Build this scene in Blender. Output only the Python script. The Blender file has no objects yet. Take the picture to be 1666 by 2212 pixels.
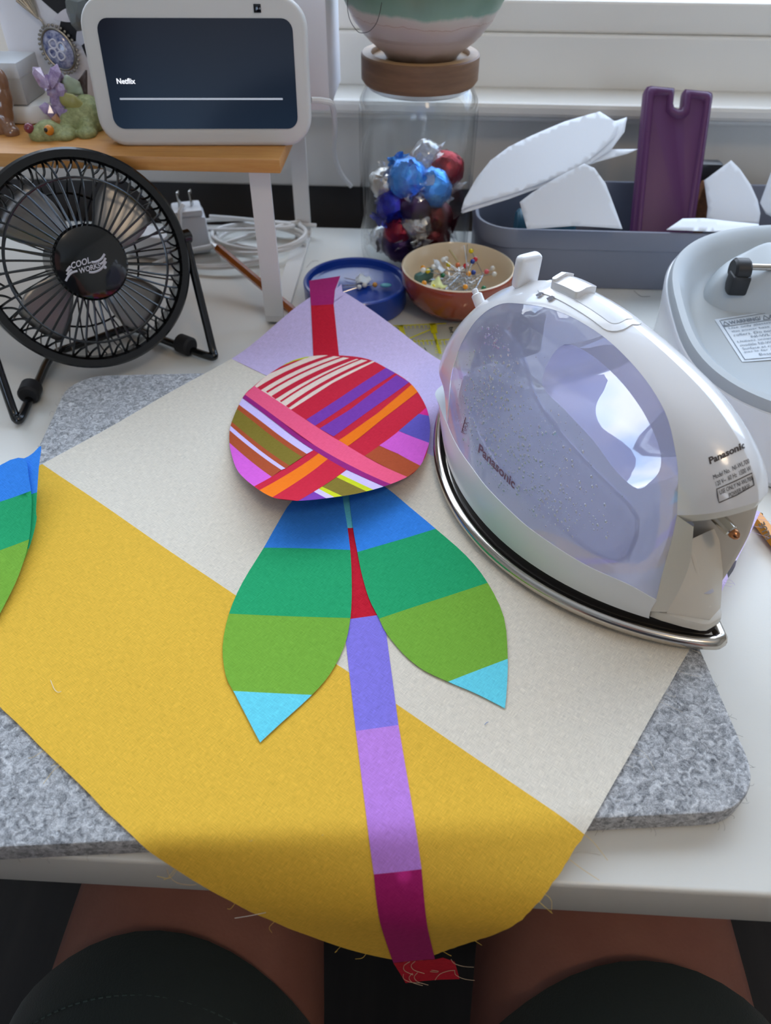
import bpy, bmesh, math, random
import numpy as np
from mathutils import Vector, Matrix, geometry as geo
random.seed(7)
scene = bpy.context.scene
COL = scene.collection

# ------------------------------------------------------------------ camera
FPX, VANISH, CAMH = 1600.0, 2800.0, 0.30          # focal length in px of a 1666 px wide frame, eye height over the desk top
_X = np.array([-48600.0, 1862.0, FPX]); _X /= -np.linalg.norm(_X)
_dy = -(VANISH - 1106.0); _dx = -(_X[1] * _dy + _X[2] * FPX) / _X[0]
_Z = -np.array([_dx, _dy, FPX]); _Z /= np.linalg.norm(_Z)
_Y = np.cross(_Z, _X); _Y = _Y if _Y[2] > 0 else -_Y
CM = np.array([_X, _Y, _Z]); CC = np.array([0, 0, CAMH])
cam_data = bpy.data.cameras.new('camera'); cam = bpy.data.objects.new('camera', cam_data); COL.objects.link(cam)
cam_data.sensor_fit = 'HORIZONTAL'; cam_data.sensor_width = 36.0; cam_data.lens = FPX * 36.0 / 1666.0
cam_data.clip_start = 0.01; cam_data.clip_end = 100
cam_data.dof.use_dof = True; cam_data.dof.focus_distance = 0.385; cam_data.dof.aperture_fstop = 15.0
R = Matrix(((CM[0, 0], CM[0, 1], -CM[0, 2]), (CM[1, 0], CM[1, 1], -CM[1, 2]), (CM[2, 0], CM[2, 1], -CM[2, 2])))
cam.matrix_world = Matrix.Translation((0, 0, CAMH)) @ R.to_4x4()
scene.camera = cam

# ------------------------------------------------------------------ daylight
world = bpy.data.worlds.new('sky'); scene.world = world; world.use_nodes = True
wn, wl = world.node_tree.nodes, world.node_tree.links
bg = wn['Background']
tc = wn.new('ShaderNodeTexCoord'); nz = wn.new('ShaderNodeTexNoise'); nz.inputs['Scale'].default_value = 2.2; nz.inputs['Detail'].default_value = 6
rp = wn.new('ShaderNodeValToRGB'); rp.color_ramp.elements[0].position = .40; rp.color_ramp.elements[1].position = .62
rp.color_ramp.elements[0].color = (0.42, 0.64, 1.0, 1); rp.color_ramp.elements[1].color = (0.89, 0.945, 1.0, 1)
wl.new(tc.outputs['Generated'], nz.inputs['Vector']); wl.new(nz.outputs['Fac'], rp.inputs['Fac']); wl.new(rp.outputs['Color'], bg.inputs['Color'])
bg.inputs['Strength'].default_value = 5.3
WX0, WX1, WZ0, WZ1, WY = -1.25, 1.25, 0.172, 1.30, 0.835      # window opening
pl = bpy.data.lights.new('window_portal', 'AREA'); pl.shape = 'RECTANGLE'; pl.size = WX1 - WX0; pl.size_y = WZ1 - WZ0; pl.cycles.is_portal = True
po = bpy.data.objects.new('window_portal', pl); COL.objects.link(po)
po.location = (0, WY + .09, (WZ0 + WZ1) / 2); po.rotation_euler = (math.radians(-90), 0, 0)
pl2 = bpy.data.lights.new('fill_window_portal', 'AREA'); pl2.shape = 'RECTANGLE'; pl2.size = 2.4; pl2.size_y = 1.4; pl2.cycles.is_portal = True  # portal of the added fill window behind the camera
po2 = bpy.data.objects.new('fill_window_portal', pl2); COL.objects.link(po2); po2.location = (0.1, -3.60, .85); po2.rotation_euler = (math.radians(90), 0, 0)
scene.view_settings.view_transform = 'Standard'; scene.view_settings.look = 'None'; scene.view_settings.gamma = 1.0
scene.view_settings.use_curve_mapping = False
scene.view_settings.exposure = 0.0
scene.cycles.transparent_max_bounces = 24

# ------------------------------------------------------------------ measuring helpers (camera geometry of the place)
def ray(px, py): return CM @ np.array([px - 833.0, 1106.0 - py, FPX])
def at(px, py, z=None, Y=None):
    r = ray(px, py); t = (z - CAMH) / r[2] if z is not None else Y / r[1]
    return CC + t * r
def atp(px, py, p0, n):
    r = ray(px, py); n = np.array(n, float); t = ((np.array(p0, float) - CC) @ n) / (r @ n); return CC + t * r
def proj(p):
    c = CM.T @ (np.array(p, float) - CC); return np.array([833 + FPX * c[0] / c[2], 1106 - FPX * c[1] / c[2]])
def inv(px, py, surf, g):
    a = np.array(g, float); tgt = np.array([px, py], float); e = 1e-4
    for _ in range(30):
        p = proj(surf(*a)); d = tgt - p
        if abs(d).max() < .02: break
        J = np.column_stack([(proj(surf(a[0] + e, a[1])) - p) / e, (proj(surf(a[0], a[1] + e)) - p) / e])
        try: st = np.linalg.solve(J, d)
        except Exception: break
        m = abs(st).max(); a = a + st * (1 if m < .03 else .03 / m)
    return a

# ------------------------------------------------------------------ materials
MATS = {}
def srgb(c):
    return tuple((x / 255 / 12.92 if x / 255 <= .04045 else ((x / 255 + .055) / 1.055) ** 2.4) for x in c)
def mat(name, rgb, rough=.5, metal=0.0, sheen=0.0, bump=None, var=None, coat=0.0, spec=.5, emit=None, sss=0.0, aniso=None):
    """rgb 0-255 sRGB; bump=(scale,strength); var=(scale,second rgb,contrast)"""
    if name in MATS: return MATS[name]
    m = bpy.data.materials.new(name); m.use_nodes = True; N, L = m.node_tree.nodes, m.node_tree.links
    b = N['Principled BSDF']; c = srgb(rgb) + (1,)
    b.inputs['Base Color'].default_value = c; b.inputs['Roughness'].default_value = rough; b.inputs['Metallic'].default_value = metal
    b.inputs['Sheen Weight'].default_value = sheen; b.inputs['Coat Weight'].default_value = coat; b.inputs['Specular IOR Level'].default_value = spec
    if sss: b.inputs['Subsurface Weight'].default_value = sss; b.inputs['Subsurface Radius'].default_value = (.02, .008, .004); b.inputs['Subsurface Scale'].default_value = .3
    if emit: b.inputs['Emission Color'].default_value = srgb(emit[0]) + (1,); b.inputs['Emission Strength'].default_value = emit[1]
    t = None
    if bump or var: t = N.new('ShaderNodeTexCoord')
    def vec():
        if not aniso: return t.outputs['Object']
        mp = N.new('ShaderNodeMapping'); mp.inputs['Scale'].default_value = aniso; L.new(t.outputs['Object'], mp.inputs['Vector']); return mp.outputs['Vector']
    if var:
        n = N.new('ShaderNodeTexNoise'); n.inputs['Scale'].default_value = var[0]; n.inputs['Detail'].default_value = 8; n.inputs['Roughness'].default_value = .65
        L.new(vec(), n.inputs['Vector']); r = N.new('ShaderNodeValToRGB'); k = var[2]
        r.color_ramp.elements[0].position = .5 - k; r.color_ramp.elements[1].position = .5 + k
        r.color_ramp.elements[0].color = c; r.color_ramp.elements[1].color = srgb(var[1]) + (1,)
        L.new(n.outputs['Fac'], r.inputs['Fac']); L.new(r.outputs['Color'], b.inputs['Base Color'])
    if bump:
        n = N.new('ShaderNodeTexNoise'); n.inputs['Scale'].default_value = bump[0]; n.inputs['Detail'].default_value = 6
        L.new(vec(), n.inputs['Vector']); bp = N.new('ShaderNodeBump'); bp.inputs['Strength'].default_value = bump[1]; bp.inputs['Distance'].default_value = .001
        L.new(n.outputs['Fac'], bp.inputs['Height']); L.new(bp.outputs['Normal'], b.inputs['Normal'])
    MATS[name] = m; return m
def fabric(name, rgb, dark=.80):
    """plain woven cotton: threads along the two weave directions of the UV map (metres)"""
    if name in MATS: return MATS[name]
    m = bpy.data.materials.new(name); m.use_nodes = True; N, L = m.node_tree.nodes, m.node_tree.links
    b = N['Principled BSDF']; b.inputs['Roughness'].default_value = .8; b.inputs['Sheen Weight'].default_value = .03; b.inputs['Sheen Roughness'].default_value = .45; b.inputs['Specular IOR Level'].default_value = .1
    uv = N.new('ShaderNodeUVMap'); hs = []
    for sc in ((4200, 240, 1), (240, 4200, 1)):
        mp = N.new('ShaderNodeMapping'); mp.inputs['Rotation'].default_value = (0, 0, math.radians(35)); mp.inputs['Scale'].default_value = (1, 1, 1)
        mp2 = N.new('ShaderNodeMapping'); mp2.inputs['Scale'].default_value = sc
        n = N.new('ShaderNodeTexNoise'); n.inputs['Scale'].default_value = 1; n.inputs['Detail'].default_value = 2
        L.new(uv.outputs['UV'], mp.inputs['Vector']); L.new(mp.outputs['Vector'], mp2.inputs['Vector']); L.new(mp2.outputs['Vector'], n.inputs['Vector']); hs.append(n)
    ad = N.new('ShaderNodeMath'); ad.operation = 'ADD'; L.new(hs[0].outputs['Fac'], ad.inputs[0]); L.new(hs[1].outputs['Fac'], ad.inputs[1])
    r = N.new('ShaderNodeValToRGB'); c = srgb(rgb); L.new(ad.outputs[0], r.inputs['Fac'])
    mr = N.new('ShaderNodeMapRange'); mr.inputs['From Min'].default_value = .7; mr.inputs['From Max'].default_value = 1.35
    L.new(ad.outputs[0], mr.inputs['Value']); L.new(mr.outputs['Result'], r.inputs['Fac'])
    r.color_ramp.elements[0].color = tuple(x * dark for x in c) + (1,); r.color_ramp.elements[1].color = tuple(min(1, x * 1.16 + .012) for x in c) + (1,)
    L.new(r.outputs['Color'], b.inputs['Base Color'])
    bp = N.new('ShaderNodeBump'); bp.inputs['Strength'].default_value = .25; bp.inputs['Distance'].default_value = .0004
    L.new(ad.outputs[0], bp.inputs['Height']); L.new(bp.outputs['Normal'], b.inputs['Normal'])
    MATS[name] = m; return m
def clear(name, tint=(255, 255, 255), gloss=.08, rough=.02, body=0.0, body_rgb=(255, 255, 255), edge=True, milky=0.0):
    """thin clear plastic or glass: tinted see-through sheet with a glossy skin"""
    if name in MATS: return MATS[name]
    m = bpy.data.materials.new(name); m.use_nodes = True; N, L = m.node_tree.nodes, m.node_tree.links
    out = N['Material Output']; N.remove(N['Principled BSDF'])
    tr = N.new('ShaderNodeBsdfTransparent'); tr.inputs['Color'].default_value = srgb(tint) + (1,)
    gl = N.new('ShaderNodeBsdfGlossy'); gl.inputs['Roughness'].default_value = rough
    src = tr.outputs[0]
    if body:
        df = N.new('ShaderNodeBsdfDiffuse'); df.inputs['Color'].default_value = srgb(body_rgb) + (1,)
        bs = df.outputs[0]
        if milky:
            tl = N.new('ShaderNodeBsdfTranslucent'); tl.inputs['Color'].default_value = srgb(body_rgb) + (1,)
            m0 = N.new('ShaderNodeMixShader'); m0.inputs[0].default_value = milky; L.new(df.outputs[0], m0.inputs[1]); L.new(tl.outputs[0], m0.inputs[2]); bs = m0.outputs[0]
        mx = N.new('ShaderNodeMixShader'); mx.inputs[0].default_value = body; L.new(tr.outputs[0], mx.inputs[1]); L.new(bs, mx.inputs[2]); src = mx.outputs[0]
    mx = N.new('ShaderNodeMixShader'); L.new(src, mx.inputs[1]); L.new(gl.outputs[0], mx.inputs[2])
    if edge:
        lw = N.new('ShaderNodeLayerWeight'); lw.inputs['Blend'].default_value = .5
        pw = N.new('ShaderNodeMath'); pw.operation = 'POWER'; pw.inputs[1].default_value = 4.0; L.new(lw.outputs['Facing'], pw.inputs[0])
        ma = N.new('ShaderNodeMath'); ma.operation = 'MULTIPLY_ADD'; ma.inputs[1].default_value = .8; ma.inputs[2].default_value = gloss
        L.new(pw.outputs[0], ma.inputs[0]); ma.use_clamp = True; L.new(ma.outputs[0], mx.inputs[0])
    else: mx.inputs[0].default_value = gloss
    L.new(mx.outputs[0], out.inputs['Surface']); MATS[name] = m; return m

# ------------------------------------------------------------------ object helpers
MW = {}
def props(o, label=None, cat=None, group=None, kind=None):
    if label: o['label'] = label
    if cat: o['category'] = cat
    if group: o['group'] = group
    if kind: o['kind'] = kind
    return o
def thing(name, label, cat, loc=(0, 0, 0), rotz=0.0, group=None, mtx=None):
    o = bpy.data.objects.new(name, None); COL.objects.link(o); o.empty_display_size = .01
    W = mtx if mtx is not None else Matrix.Translation(Vector(loc)) @ Matrix.Rotation(rotz, 4, 'Z')
    o.matrix_world = W; MW[o] = W.copy(); return props(o, label, cat, group)
def mk(name, vf, m, parent=None, local=False, smooth=True, sharp=38, uv=None, label=None, cat=None, group=None, kind=None, solid=0, world_offset=None):
    """vf=(verts, faces[, material index per face]); coordinates are world unless local; a parentless mesh gets its origin at its base"""
    V = [Vector(v) for v in vf[0]]; F = vf[1]
    me = bpy.data.meshes.new(name); o = bpy.data.objects.new(name, me); COL.objects.link(o)
    if parent is not None:
        W = MW[parent]; MW[o] = W
        if not local:
            I = W.inverted(); V = [I @ v for v in V]
        o.parent = parent
    else:
        a = np.array([tuple(v) for v in V]); b = Vector(((a[:, 0].min() + a[:, 0].max()) / 2, (a[:, 1].min() + a[:, 1].max()) / 2, a[:, 2].min()))
        V = [v - b for v in V]; o.location = b; MW[o] = Matrix.Translation(b)
    me.from_pydata([tuple(v) for v in V], [], [tuple(f) for f in F])
    for x in (m if isinstance(m, (list, tuple)) else [m]): me.materials.append(x)
    if len(vf) > 2 and vf[2] is not None: me.polygons.foreach_set('material_index', vf[2])
    if uv is not None:
        ul = me.uv_layers.new(name='UVMap'); idx = [l.vertex_index for l in me.loops]
        ul.data.foreach_set('uv', np.array(uv, float)[idx].ravel())
    if smooth:
        me.polygons.foreach_set('use_smooth', [True] * len(me.polygons)); me.set_sharp_from_angle(angle=math.radians(sharp))
    me.update()
    if solid:
        md = o.modifiers.new('thickness', 'SOLIDIFY'); md.thickness = solid; md.offset = -1
    return props(o, label, cat, group, kind)
def merge(*parts):
    V, F, I = [], [], []
    for p in parts:
        n = len(V); V += [tuple(v) for v in p[0]]; F += [tuple(i + n for i in f) for f in p[1]]
    return V, F
def xf(vf, M): return [M @ Vector(v) for v in vf[0]], vf[1]
def T(x, y, z): return Matrix.Translation((x, y, z))
def RX(d): return Matrix.Rotation(math.radians(d), 4, 'X')
def RY(d): return Matrix.Rotation(math.radians(d), 4, 'Y')
def RZ(d): return Matrix.Rotation(math.radians(d), 4, 'Z')
def frame(o, x, z):
    x = Vector(x).normalized(); z = Vector(z).normalized(); y = z.cross(x).normalized(); x = y.cross(z)
    return Matrix(((x.x, y.x, z.x, o[0]), (x.y, y.y, z.y, o[1]), (x.z, y.z, z.z, o[2]), (0, 0, 0, 1)))
def box(sx, sy, sz, bev=0.0, seg=2):
    """box on its base, centred in x and y"""
    bm = bmesh.new(); bmesh.ops.create_cube(bm, size=1)
    for v in bm.verts: v.co = Vector((v.co.x * sx, v.co.y * sy, (v.co.z + .5) * sz))
    if bev: bmesh.ops.bevel(bm, geom=bm.edges[:], offset=bev, segments=seg, profile=.5, affect='EDGES')
    V = [v.co.copy() for v in bm.verts]; bm.verts.index_update(); F = [[v.index for v in f.verts] for f in bm.faces]; bm.free(); return V, F
def lathe(prof, n=48, close=True):
    V, F = [], []
    for (r, z) in prof:
        for k in range(n): a = 2 * math.pi * k / n; V.append((r * math.cos(a), r * math.sin(a), z))
    for i in range(len(prof) - 1):
        for k in range(n): F.append((i * n + k, i * n + (k + 1) % n, (i + 1) * n + (k + 1) % n, (i + 1) * n + k))
    if close:
        if prof[0][0] > 1e-6: F.append(tuple(range(n))[::-1])
        if prof[-1][0] > 1e-6: F.append(tuple((len(prof) - 1) * n + k for k in range(n)))
    return V, F
def smooth_path(P, n=8, closed=False):
    P = [np.array(p, float) for p in P]; out = []; m = len(P)
    for i in range(m if closed else m - 1):
        a, b, c, d = (P[(i - 1) % m] if closed or i else P[0]), P[i], P[(i + 1) % m], (P[(i + 2) % m] if closed or i + 2 < m else P[-1])
        for k in range(n):
            t = k / n; out.append(.5 * ((2 * b) + (c - a) * t + (2 * a - 5 * b + 4 * c - d) * t * t + (3 * b - a - 3 * c + d) * t ** 3))
    if not closed: out.append(P[-1])
    return out
def tube(P, r, n=8, closed=False, flat=1.0, up=None):
    P = [Vector(p) for p in P]; m = len(P); V, F = [], []; pn = None
    for i, p in enumerate(P):
        t = (P[(i + 1) % m] - P[i - 1]) if closed else (P[min(i + 1, m - 1)] - P[max(i - 1, 0)])
        t.normalize()
        if up is not None: nn = Vector(up) - t * Vector(up).dot(t)
        elif pn is None:
            a = Vector((0, 0, 1)) if abs(t.z) < .9 else Vector((1, 0, 0)); nn = a - t * a.dot(t)
        else: nn = pn - t * pn.dot(t)
        nn.normalize(); pn = nn; b = t.cross(nn); rr = r[i] if isinstance(r, (list, tuple)) else r
        for k in range(n): a = 2 * math.pi * k / n; V.append(p + nn * (math.cos(a) * rr) + b * (math.sin(a) * rr * flat))
    for i in range(m if closed else m - 1):
        j = (i + 1) % m
        for k in range(n): F.append((i * n + k, i * n + (k + 1) % n, j * n + (k + 1) % n, j * n + k))
    if not closed: F.append(tuple(range(n))[::-1]); F.append(tuple((m - 1) * n + k for k in range(n)))
    return V, F
def bar(P, w, th, side):
    """flat bar along a path: width w along 'side', thickness th"""
    P = [Vector(p) for p in P]; s = Vector(side).normalized(); V, F = [], []; m = len(P)
    for i, p in enumerate(P):
        t = (P[min(i + 1, m - 1)] - P[max(i - 1, 0)]).normalized(); n = s.cross(t).normalized()
        for (a, b) in ((-1, -1), (1, -1), (1, 1), (-1, 1)): V.append(p + s * (a * w / 2) + n * (b * th / 2))
    for i in range(m - 1):
        for k in range(4): F.append((i * 4 + k, i * 4 + (k + 1) % 4, i * 4 + 4 + (k + 1) % 4, i * 4 + 4 + k))
    F.append((3, 2, 1, 0)); F.append(tuple((m - 1) * 4 + k for k in range(4))); return V, F
def ball(r, n=16, c=(0, 0, 0), sc=(1, 1, 1)):
    h = n // 2; prof = [(r * math.sin(math.pi * i / h), -r * math.cos(math.pi * i / h)) for i in range(h + 1)]
    prof[0] = (1e-7, -r); prof[-1] = (1e-7, r)
    V, F = lathe(prof, n, False); return [(c[0] + v[0] * sc[0], c[1] + v[1] * sc[1], c[2] + v[2] * sc[2]) for v in V], F
def cyl(r, h, n=24, bev=0.0):
    p = [(r - bev, 0), (r, bev), (r, h - bev), (r - bev, h)] if bev else [(r, 0), (r, h)]
    return lathe(p, n)
def prism(poly, z0, z1, bev=0.0, seg=2):
    bm = bmesh.new(); vs = [bm.verts.new((p[0], p[1], z0)) for p in poly]; f = bm.faces.new(vs)
    if f.normal.z > 0 or sum((poly[i][0] * poly[(i + 1) % len(poly)][1] - poly[(i + 1) % len(poly)][0] * poly[i][1]) for i in range(len(poly))) > 0: f.normal_flip()
    e = bmesh.ops.extrude_face_region(bm, geom=[f])
    for v in e['geom']:
        if isinstance(v, bmesh.types.BMVert): v.co.z = z1
    if bev:
        ed = [x for x in bm.edges if abs(x.verts[0].co.z - x.verts[1].co.z) < 1e-9]
        bmesh.ops.bevel(bm, geom=ed, offset=bev, segments=seg, profile=.5, affect='EDGES')
    bmesh.ops.recalc_face_normals(bm, faces=bm.faces[:]); bm.verts.index_update()
    V = [v.co.copy() for v in bm.verts]; F = [[v.index for v in x.verts] for x in bm.faces]; bm.free(); return V, F
def rrect(w, h, r, n=6, cx=0, cy=0):
    out = []
    for (sx, sy, a0) in ((1, 1, 0), (-1, 1, 90), (-1, -1, 180), (1, -1, 270)):
        for k in range(n + 1):
            a = math.radians(a0 + 90 * k / n); out.append((cx + sx * (w / 2 - r) + r * math.cos(a), cy + sy * (h / 2 - r) + r * math.sin(a)))
    return out
def resample(loop, sp, closed=True):
    out = []; n = len(loop)
    for i in range(n if closed else n - 1):
        a = np.array(loop[i], float); b = np.array(loop[(i + 1) % n], float); k = max(1, int(math.ceil(np.linalg.norm(b - a) / sp)))
        for j in range(k): out.append(a + (b - a) * j / k)
    if not closed: out.append(np.array(loop[-1], float))
    return out
def inside(P, loop):
    P = np.asarray(P, float); L = np.asarray(loop, float); x, y = P[:, 0], P[:, 1]; r = np.zeros(len(P), bool); j = len(L) - 1
    for i in range(len(L)):
        xi, yi, xj, yj = L[i, 0], L[i, 1], L[j, 0], L[j, 1]
        if yi != yj: r ^= ((yi > y) != (yj > y)) & (x < (xj - xi) * (y - yi) / (yj - yi) + xi)
        j = i
    return r
def fill(outer, holes=(), sp=.004):
    """even triangle mesh of a flat outline (with holes): points (2d), triangles"""
    loops = [resample(outer, sp)] + [resample(h, sp) for h in holes]; pts, ed = [], []
    for l in loops:
        n0 = len(pts); pts += l; ed += [(n0 + i, n0 + (i + 1) % len(l)) for i in range(len(l))]
    B = np.array(pts); lo, hi = B.min(0), B.max(0); g = []
    ny = int((hi[1] - lo[1]) / (sp * .87)) + 1
    for j in range(1, ny):
        y = lo[1] + j * sp * .87
        for i in range(int((hi[0] - lo[0]) / sp) + 1): g.append((lo[0] + (i + .5 * (j % 2)) * sp, y))
    if g:
        g = np.array(g); k = inside(g, loops[0])
        for l in loops[1:]: k &= ~inside(g, l)
        g = g[k]
        if len(g):
            d = np.full(len(g), 9e9)
            for s in range(0, len(B), 64): d = np.minimum(d, ((g[:, None, :] - B[None, s:s + 64, :]) ** 2).sum(2).min(1))
            g = g[d > (sp * .5) ** 2]
        pts = pts + list(g)
    r = geo.delaunay_2d_cdt([Vector((float(p[0]), float(p[1]))) for p in pts], ed, [], 0, 1e-7)
    P = np.array([(v.x, v.y) for v in r[0]]); Tn = [tuple(f) for f in r[2]]
    c = np.array([P[list(f)].mean(0) for f in Tn]); k = inside(c, loops[0])
    for l in loops[1:]: k &= ~inside(c, l)
    F = []
    for f, q in zip(Tn, k):
        if not q: continue
        a, b, d = P[f[0]], P[f[1]], P[f[2]]
        F.append(f if (b[0] - a[0]) * (d[1] - a[1]) - (b[1] - a[1]) * (d[0] - a[0]) > 0 else f[::-1])
    return P, F
def clip_half(poly, a, b):
    """part of a polygon to the left of the line a->b"""
    out = []; n = len(poly); s = lambda p: (b[0] - a[0]) * (p[1] - a[1]) - (b[1] - a[1]) * (p[0] - a[0])
    for i in range(n):
        p, q = poly[i], poly[(i + 1) % n]; sp_, sq = s(p), s(q)
        if sp_ >= 0: out.append(tuple(p))
        if sp_ * sq < 0: t = sp_ / (sp_ - sq); out.append((p[0] + (q[0] - p[0]) * t, p[1] + (q[1] - p[1]) * t))
    return out
def clip_convex(poly, clip):
    A = sum(clip[i][0] * clip[(i + 1) % len(clip)][1] - clip[(i + 1) % len(clip)][0] * clip[i][1] for i in range(len(clip)))
    c = clip if A > 0 else clip[::-1]
    for i in range(len(c)):
        poly = clip_half(poly, c[i], c[(i + 1) % len(c)])
        if len(poly) < 3: return []
    return poly
def text_mesh(s, size=1.0, bold=0.0, space=1.0):
    """lettering as flat triangles, lower left corner at the origin"""
    cu = bpy.data.curves.new('t', 'FONT'); cu.body = s; cu.size = size; cu.offset = bold * size; cu.space_character = space; cu.resolution_u = 3
    o = bpy.data.objects.new('t', cu); COL.objects.link(o); bpy.context.view_layer.update()
    me = o.evaluated_get(bpy.context.evaluated_depsgraph_get()).to_mesh()
    V = [tuple(v.co) for v in me.vertices]; F = [tuple(p.vertices) for p in me.polygons]; o.to_mesh_clear(); bpy.data.objects.remove(o); bpy.data.curves.remove(cu); return V, F
def remap(vf, fn): return [fn(*v) for v in vf[0]], vf[1]
def fit(vf, w=None, h=None, shear=0.0):
    a = np.array(vf[0]); lo, hi = a.min(0), a.max(0); sx = (w / (hi[0] - lo[0])) if w else 1; sy = (h / (hi[1] - lo[1])) if h else sx
    if not w: sx = sy
    return [((v[0] - lo[0]) * sx + (v[1] - lo[1]) * sy * shear, (v[1] - lo[1]) * sy, v[2]) for v in vf[0]], vf[1]
def copy_tree(o, parent=None, W=None):
    c = o.copy(); COL.objects.link(c)
    if parent is not None: c.parent = parent
    if W is not None: c.matrix_world = W
    MW[c] = W if W is not None else (MW.get(parent))
    for ch in list(o.children): copy_tree(ch, c)
    return c
def sstep(a, b, x):
    t = min(1, max(0, (x - a) / (b - a))); return t * t * (3 - 2 * t)

# ================================================================== the room
white_paint = mat('white_frame_paint', (226, 222, 214), .38, bump=(40, .05))
wall_paint = mat('wall_paint', (222, 216, 206), .85, bump=(60, .1))
shade_wall = mat('painted_shade_lower_wall', (92, 88, 86), .8, bump=(50, .1))  # dark grey stands in for the sill's shade on the wall
def struct(name, vf, m, **k): o = mk(name, vf, m, smooth=False, **k); o['kind'] = 'structure'; return o
FLOOR = -.735
struct('floor', xf(box(5.2, 4.6, .05), T(0, -1.3, FLOOR - .05)), mat('dark_floor_boards', (48, 42, 38), .55, var=(3, (30, 26, 24), .25), aniso=(12, 1, 1)))
struct('ceiling', xf(box(5.2, 4.6, .05), T(0, -1.3, 1.75)), mat('ceiling_paint', (236, 232, 224), .9))
struct('wall_left', xf(box(.08, 4.6, 2.485), T(-2.56, -1.3, FLOOR)), wall_paint)
struct('wall_right', xf(box(.08, 4.6, 2.485), T(2.56, -1.3, FLOOR)), wall_paint)
struct('wall_front', merge(xf(box(5.04, .08, .15 - FLOOR), T(0, -3.56, FLOOR)), xf(box(5.04, .08, .20), T(0, -3.56, 1.55)), xf(box(1.42, .08, 1.4), T(-1.81, -3.56, .15)), xf(box(1.22, .08, 1.4), T(1.91, -3.56, .15))), wall_paint)
fill_win = struct('added_fill_window', merge(xf(box(2.4, .05, .05, .003), T(.1, -3.56, .15)), xf(box(2.4, .05, .05, .003), T(.1, -3.56, 1.50)), xf(box(.05, .05, 1.3, .003), T(-1.075, -3.56, .20)), xf(box(.05, .05, 1.3, .003), T(1.275, -3.56, .20))), white_paint)  # unseen window added behind the camera to brighten faces turned from daylight
mk('window_pane', xf(box(2.3, .005, 1.3), T(.1, -3.56, .2)), clear('window_glass', gloss=.03), fill_win, smooth=False)
mk('mullion', xf(box(.05, .04, 1.3, .003), T(.1, -3.56, .2)), white_paint, fill_win, smooth=False)
# wall with the window: pieces round the opening, the sill's shade painted in dark below the apron
wy = .905
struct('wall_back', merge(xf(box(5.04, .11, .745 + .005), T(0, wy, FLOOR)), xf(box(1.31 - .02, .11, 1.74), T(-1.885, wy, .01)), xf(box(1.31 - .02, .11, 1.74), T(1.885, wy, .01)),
       xf(box(2.5, .11, .44), T(0, wy, 1.31)), xf(box(2.5, .11, .16), T(0, wy, .01))), shade_wall)
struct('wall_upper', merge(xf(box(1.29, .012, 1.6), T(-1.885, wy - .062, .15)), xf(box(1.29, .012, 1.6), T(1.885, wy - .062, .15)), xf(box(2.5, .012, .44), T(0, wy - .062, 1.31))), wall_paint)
struct('trim_1', xf(box(5.0, .03, .078, .002), T(0, .815, .0125)), white_paint)                       # apron under the sill
struct('trim_2', merge(xf(box(5.0, .075, .013, .004), T(0, .807, .0905)), xf(box(5.0, .012, .006, .002), T(0, .782, .0855))), white_paint)   # sill
win = struct('window_1', merge(xf(box(2.62, .05, .046, .002), T(0, .846, .1030)), xf(box(2.62, .036, .026, .0025), T(0, .8455, .1490))), white_paint)
MW[win] = Matrix.Translation(win.location)
fr = mk('window_frame', merge(xf(box(.06, .05, 1.13, .004), T(WX0 - .01, .86, .17)), xf(box(.06, .05, 1.13, .004), T(WX1 + .01, .86, .17)), xf(box(2.6, .05, .06, .004), T(0, .86, 1.27)),
        xf(box(.05, .045, 1.1, .004), T(-.42, .862, .172))), white_paint, win, smooth=False)
mk('window_pane', xf(box(2.46, .005, 1.1), T(0, .866, .1735)), clear('window_glass', gloss=.03), win, smooth=False)
mk('pane_gasket', xf(box(2.48, .010, .006, .001), T(0, .861, .1725)), mat('pale_gasket', (235, 238, 240), .3), win, smooth=False)
# a far hedge outside the window
def hedge():
    V, F = [], []
    for k in range(60):
        b = ball(random.uniform(.5, 1.1), 8, (random.uniform(-9, 9), 9 + random.uniform(-.8, .8), random.uniform(-2.2, .1))); n = len(V)
        V += [(x + random.uniform(-.08, .08), y + random.uniform(-.08, .08), z + random.uniform(-.1, .1)) for x, y, z in b[0]]; F += [tuple(i + n for i in f) for f in b[1]]
    return V, F
mk('garden_hedge', hedge(), mat('hedge_green', (70, 92, 58), .9, var=(6, (40, 60, 34), .2)), smooth=False, label='dark green garden hedge outside the window', cat='hedge')
# ceiling lamp (the room's warm light)
lamp = thing('ceiling_lamp', 'round warm white lamp on the ceiling', 'lamp', (.55, -.75, 1.75))
mk('lamp_base', xf(lathe([(.001, 0), (.11, 0), (.11, -.02), (.10, -.025), (.001, -.025)], 40), T(.55, -.75, 1.75)), mat('lamp_white', (235, 230, 220), .4), lamp)
mk('lamp_shade', xf(lathe([(.10, -.024), (.13, -.04), (.13, -.06), (.10, -.085), (.05, -.10), (.001, -.104)], 40), T(.55, -.75, 1.75)), mat('lamp_glass', (255, 235, 205), .4, emit=((255, 222, 180), 14)), lamp)
ll = bpy.data.lights.new('lamp_glow', 'POINT'); ll.energy = 6.5; ll.color = (1, .84, .66); ll.shadow_soft_size = .12
lo = bpy.data.objects.new('lamp_glow', ll); COL.objects.link(lo); lo.location = (.55, -.75, 1.55)

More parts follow.
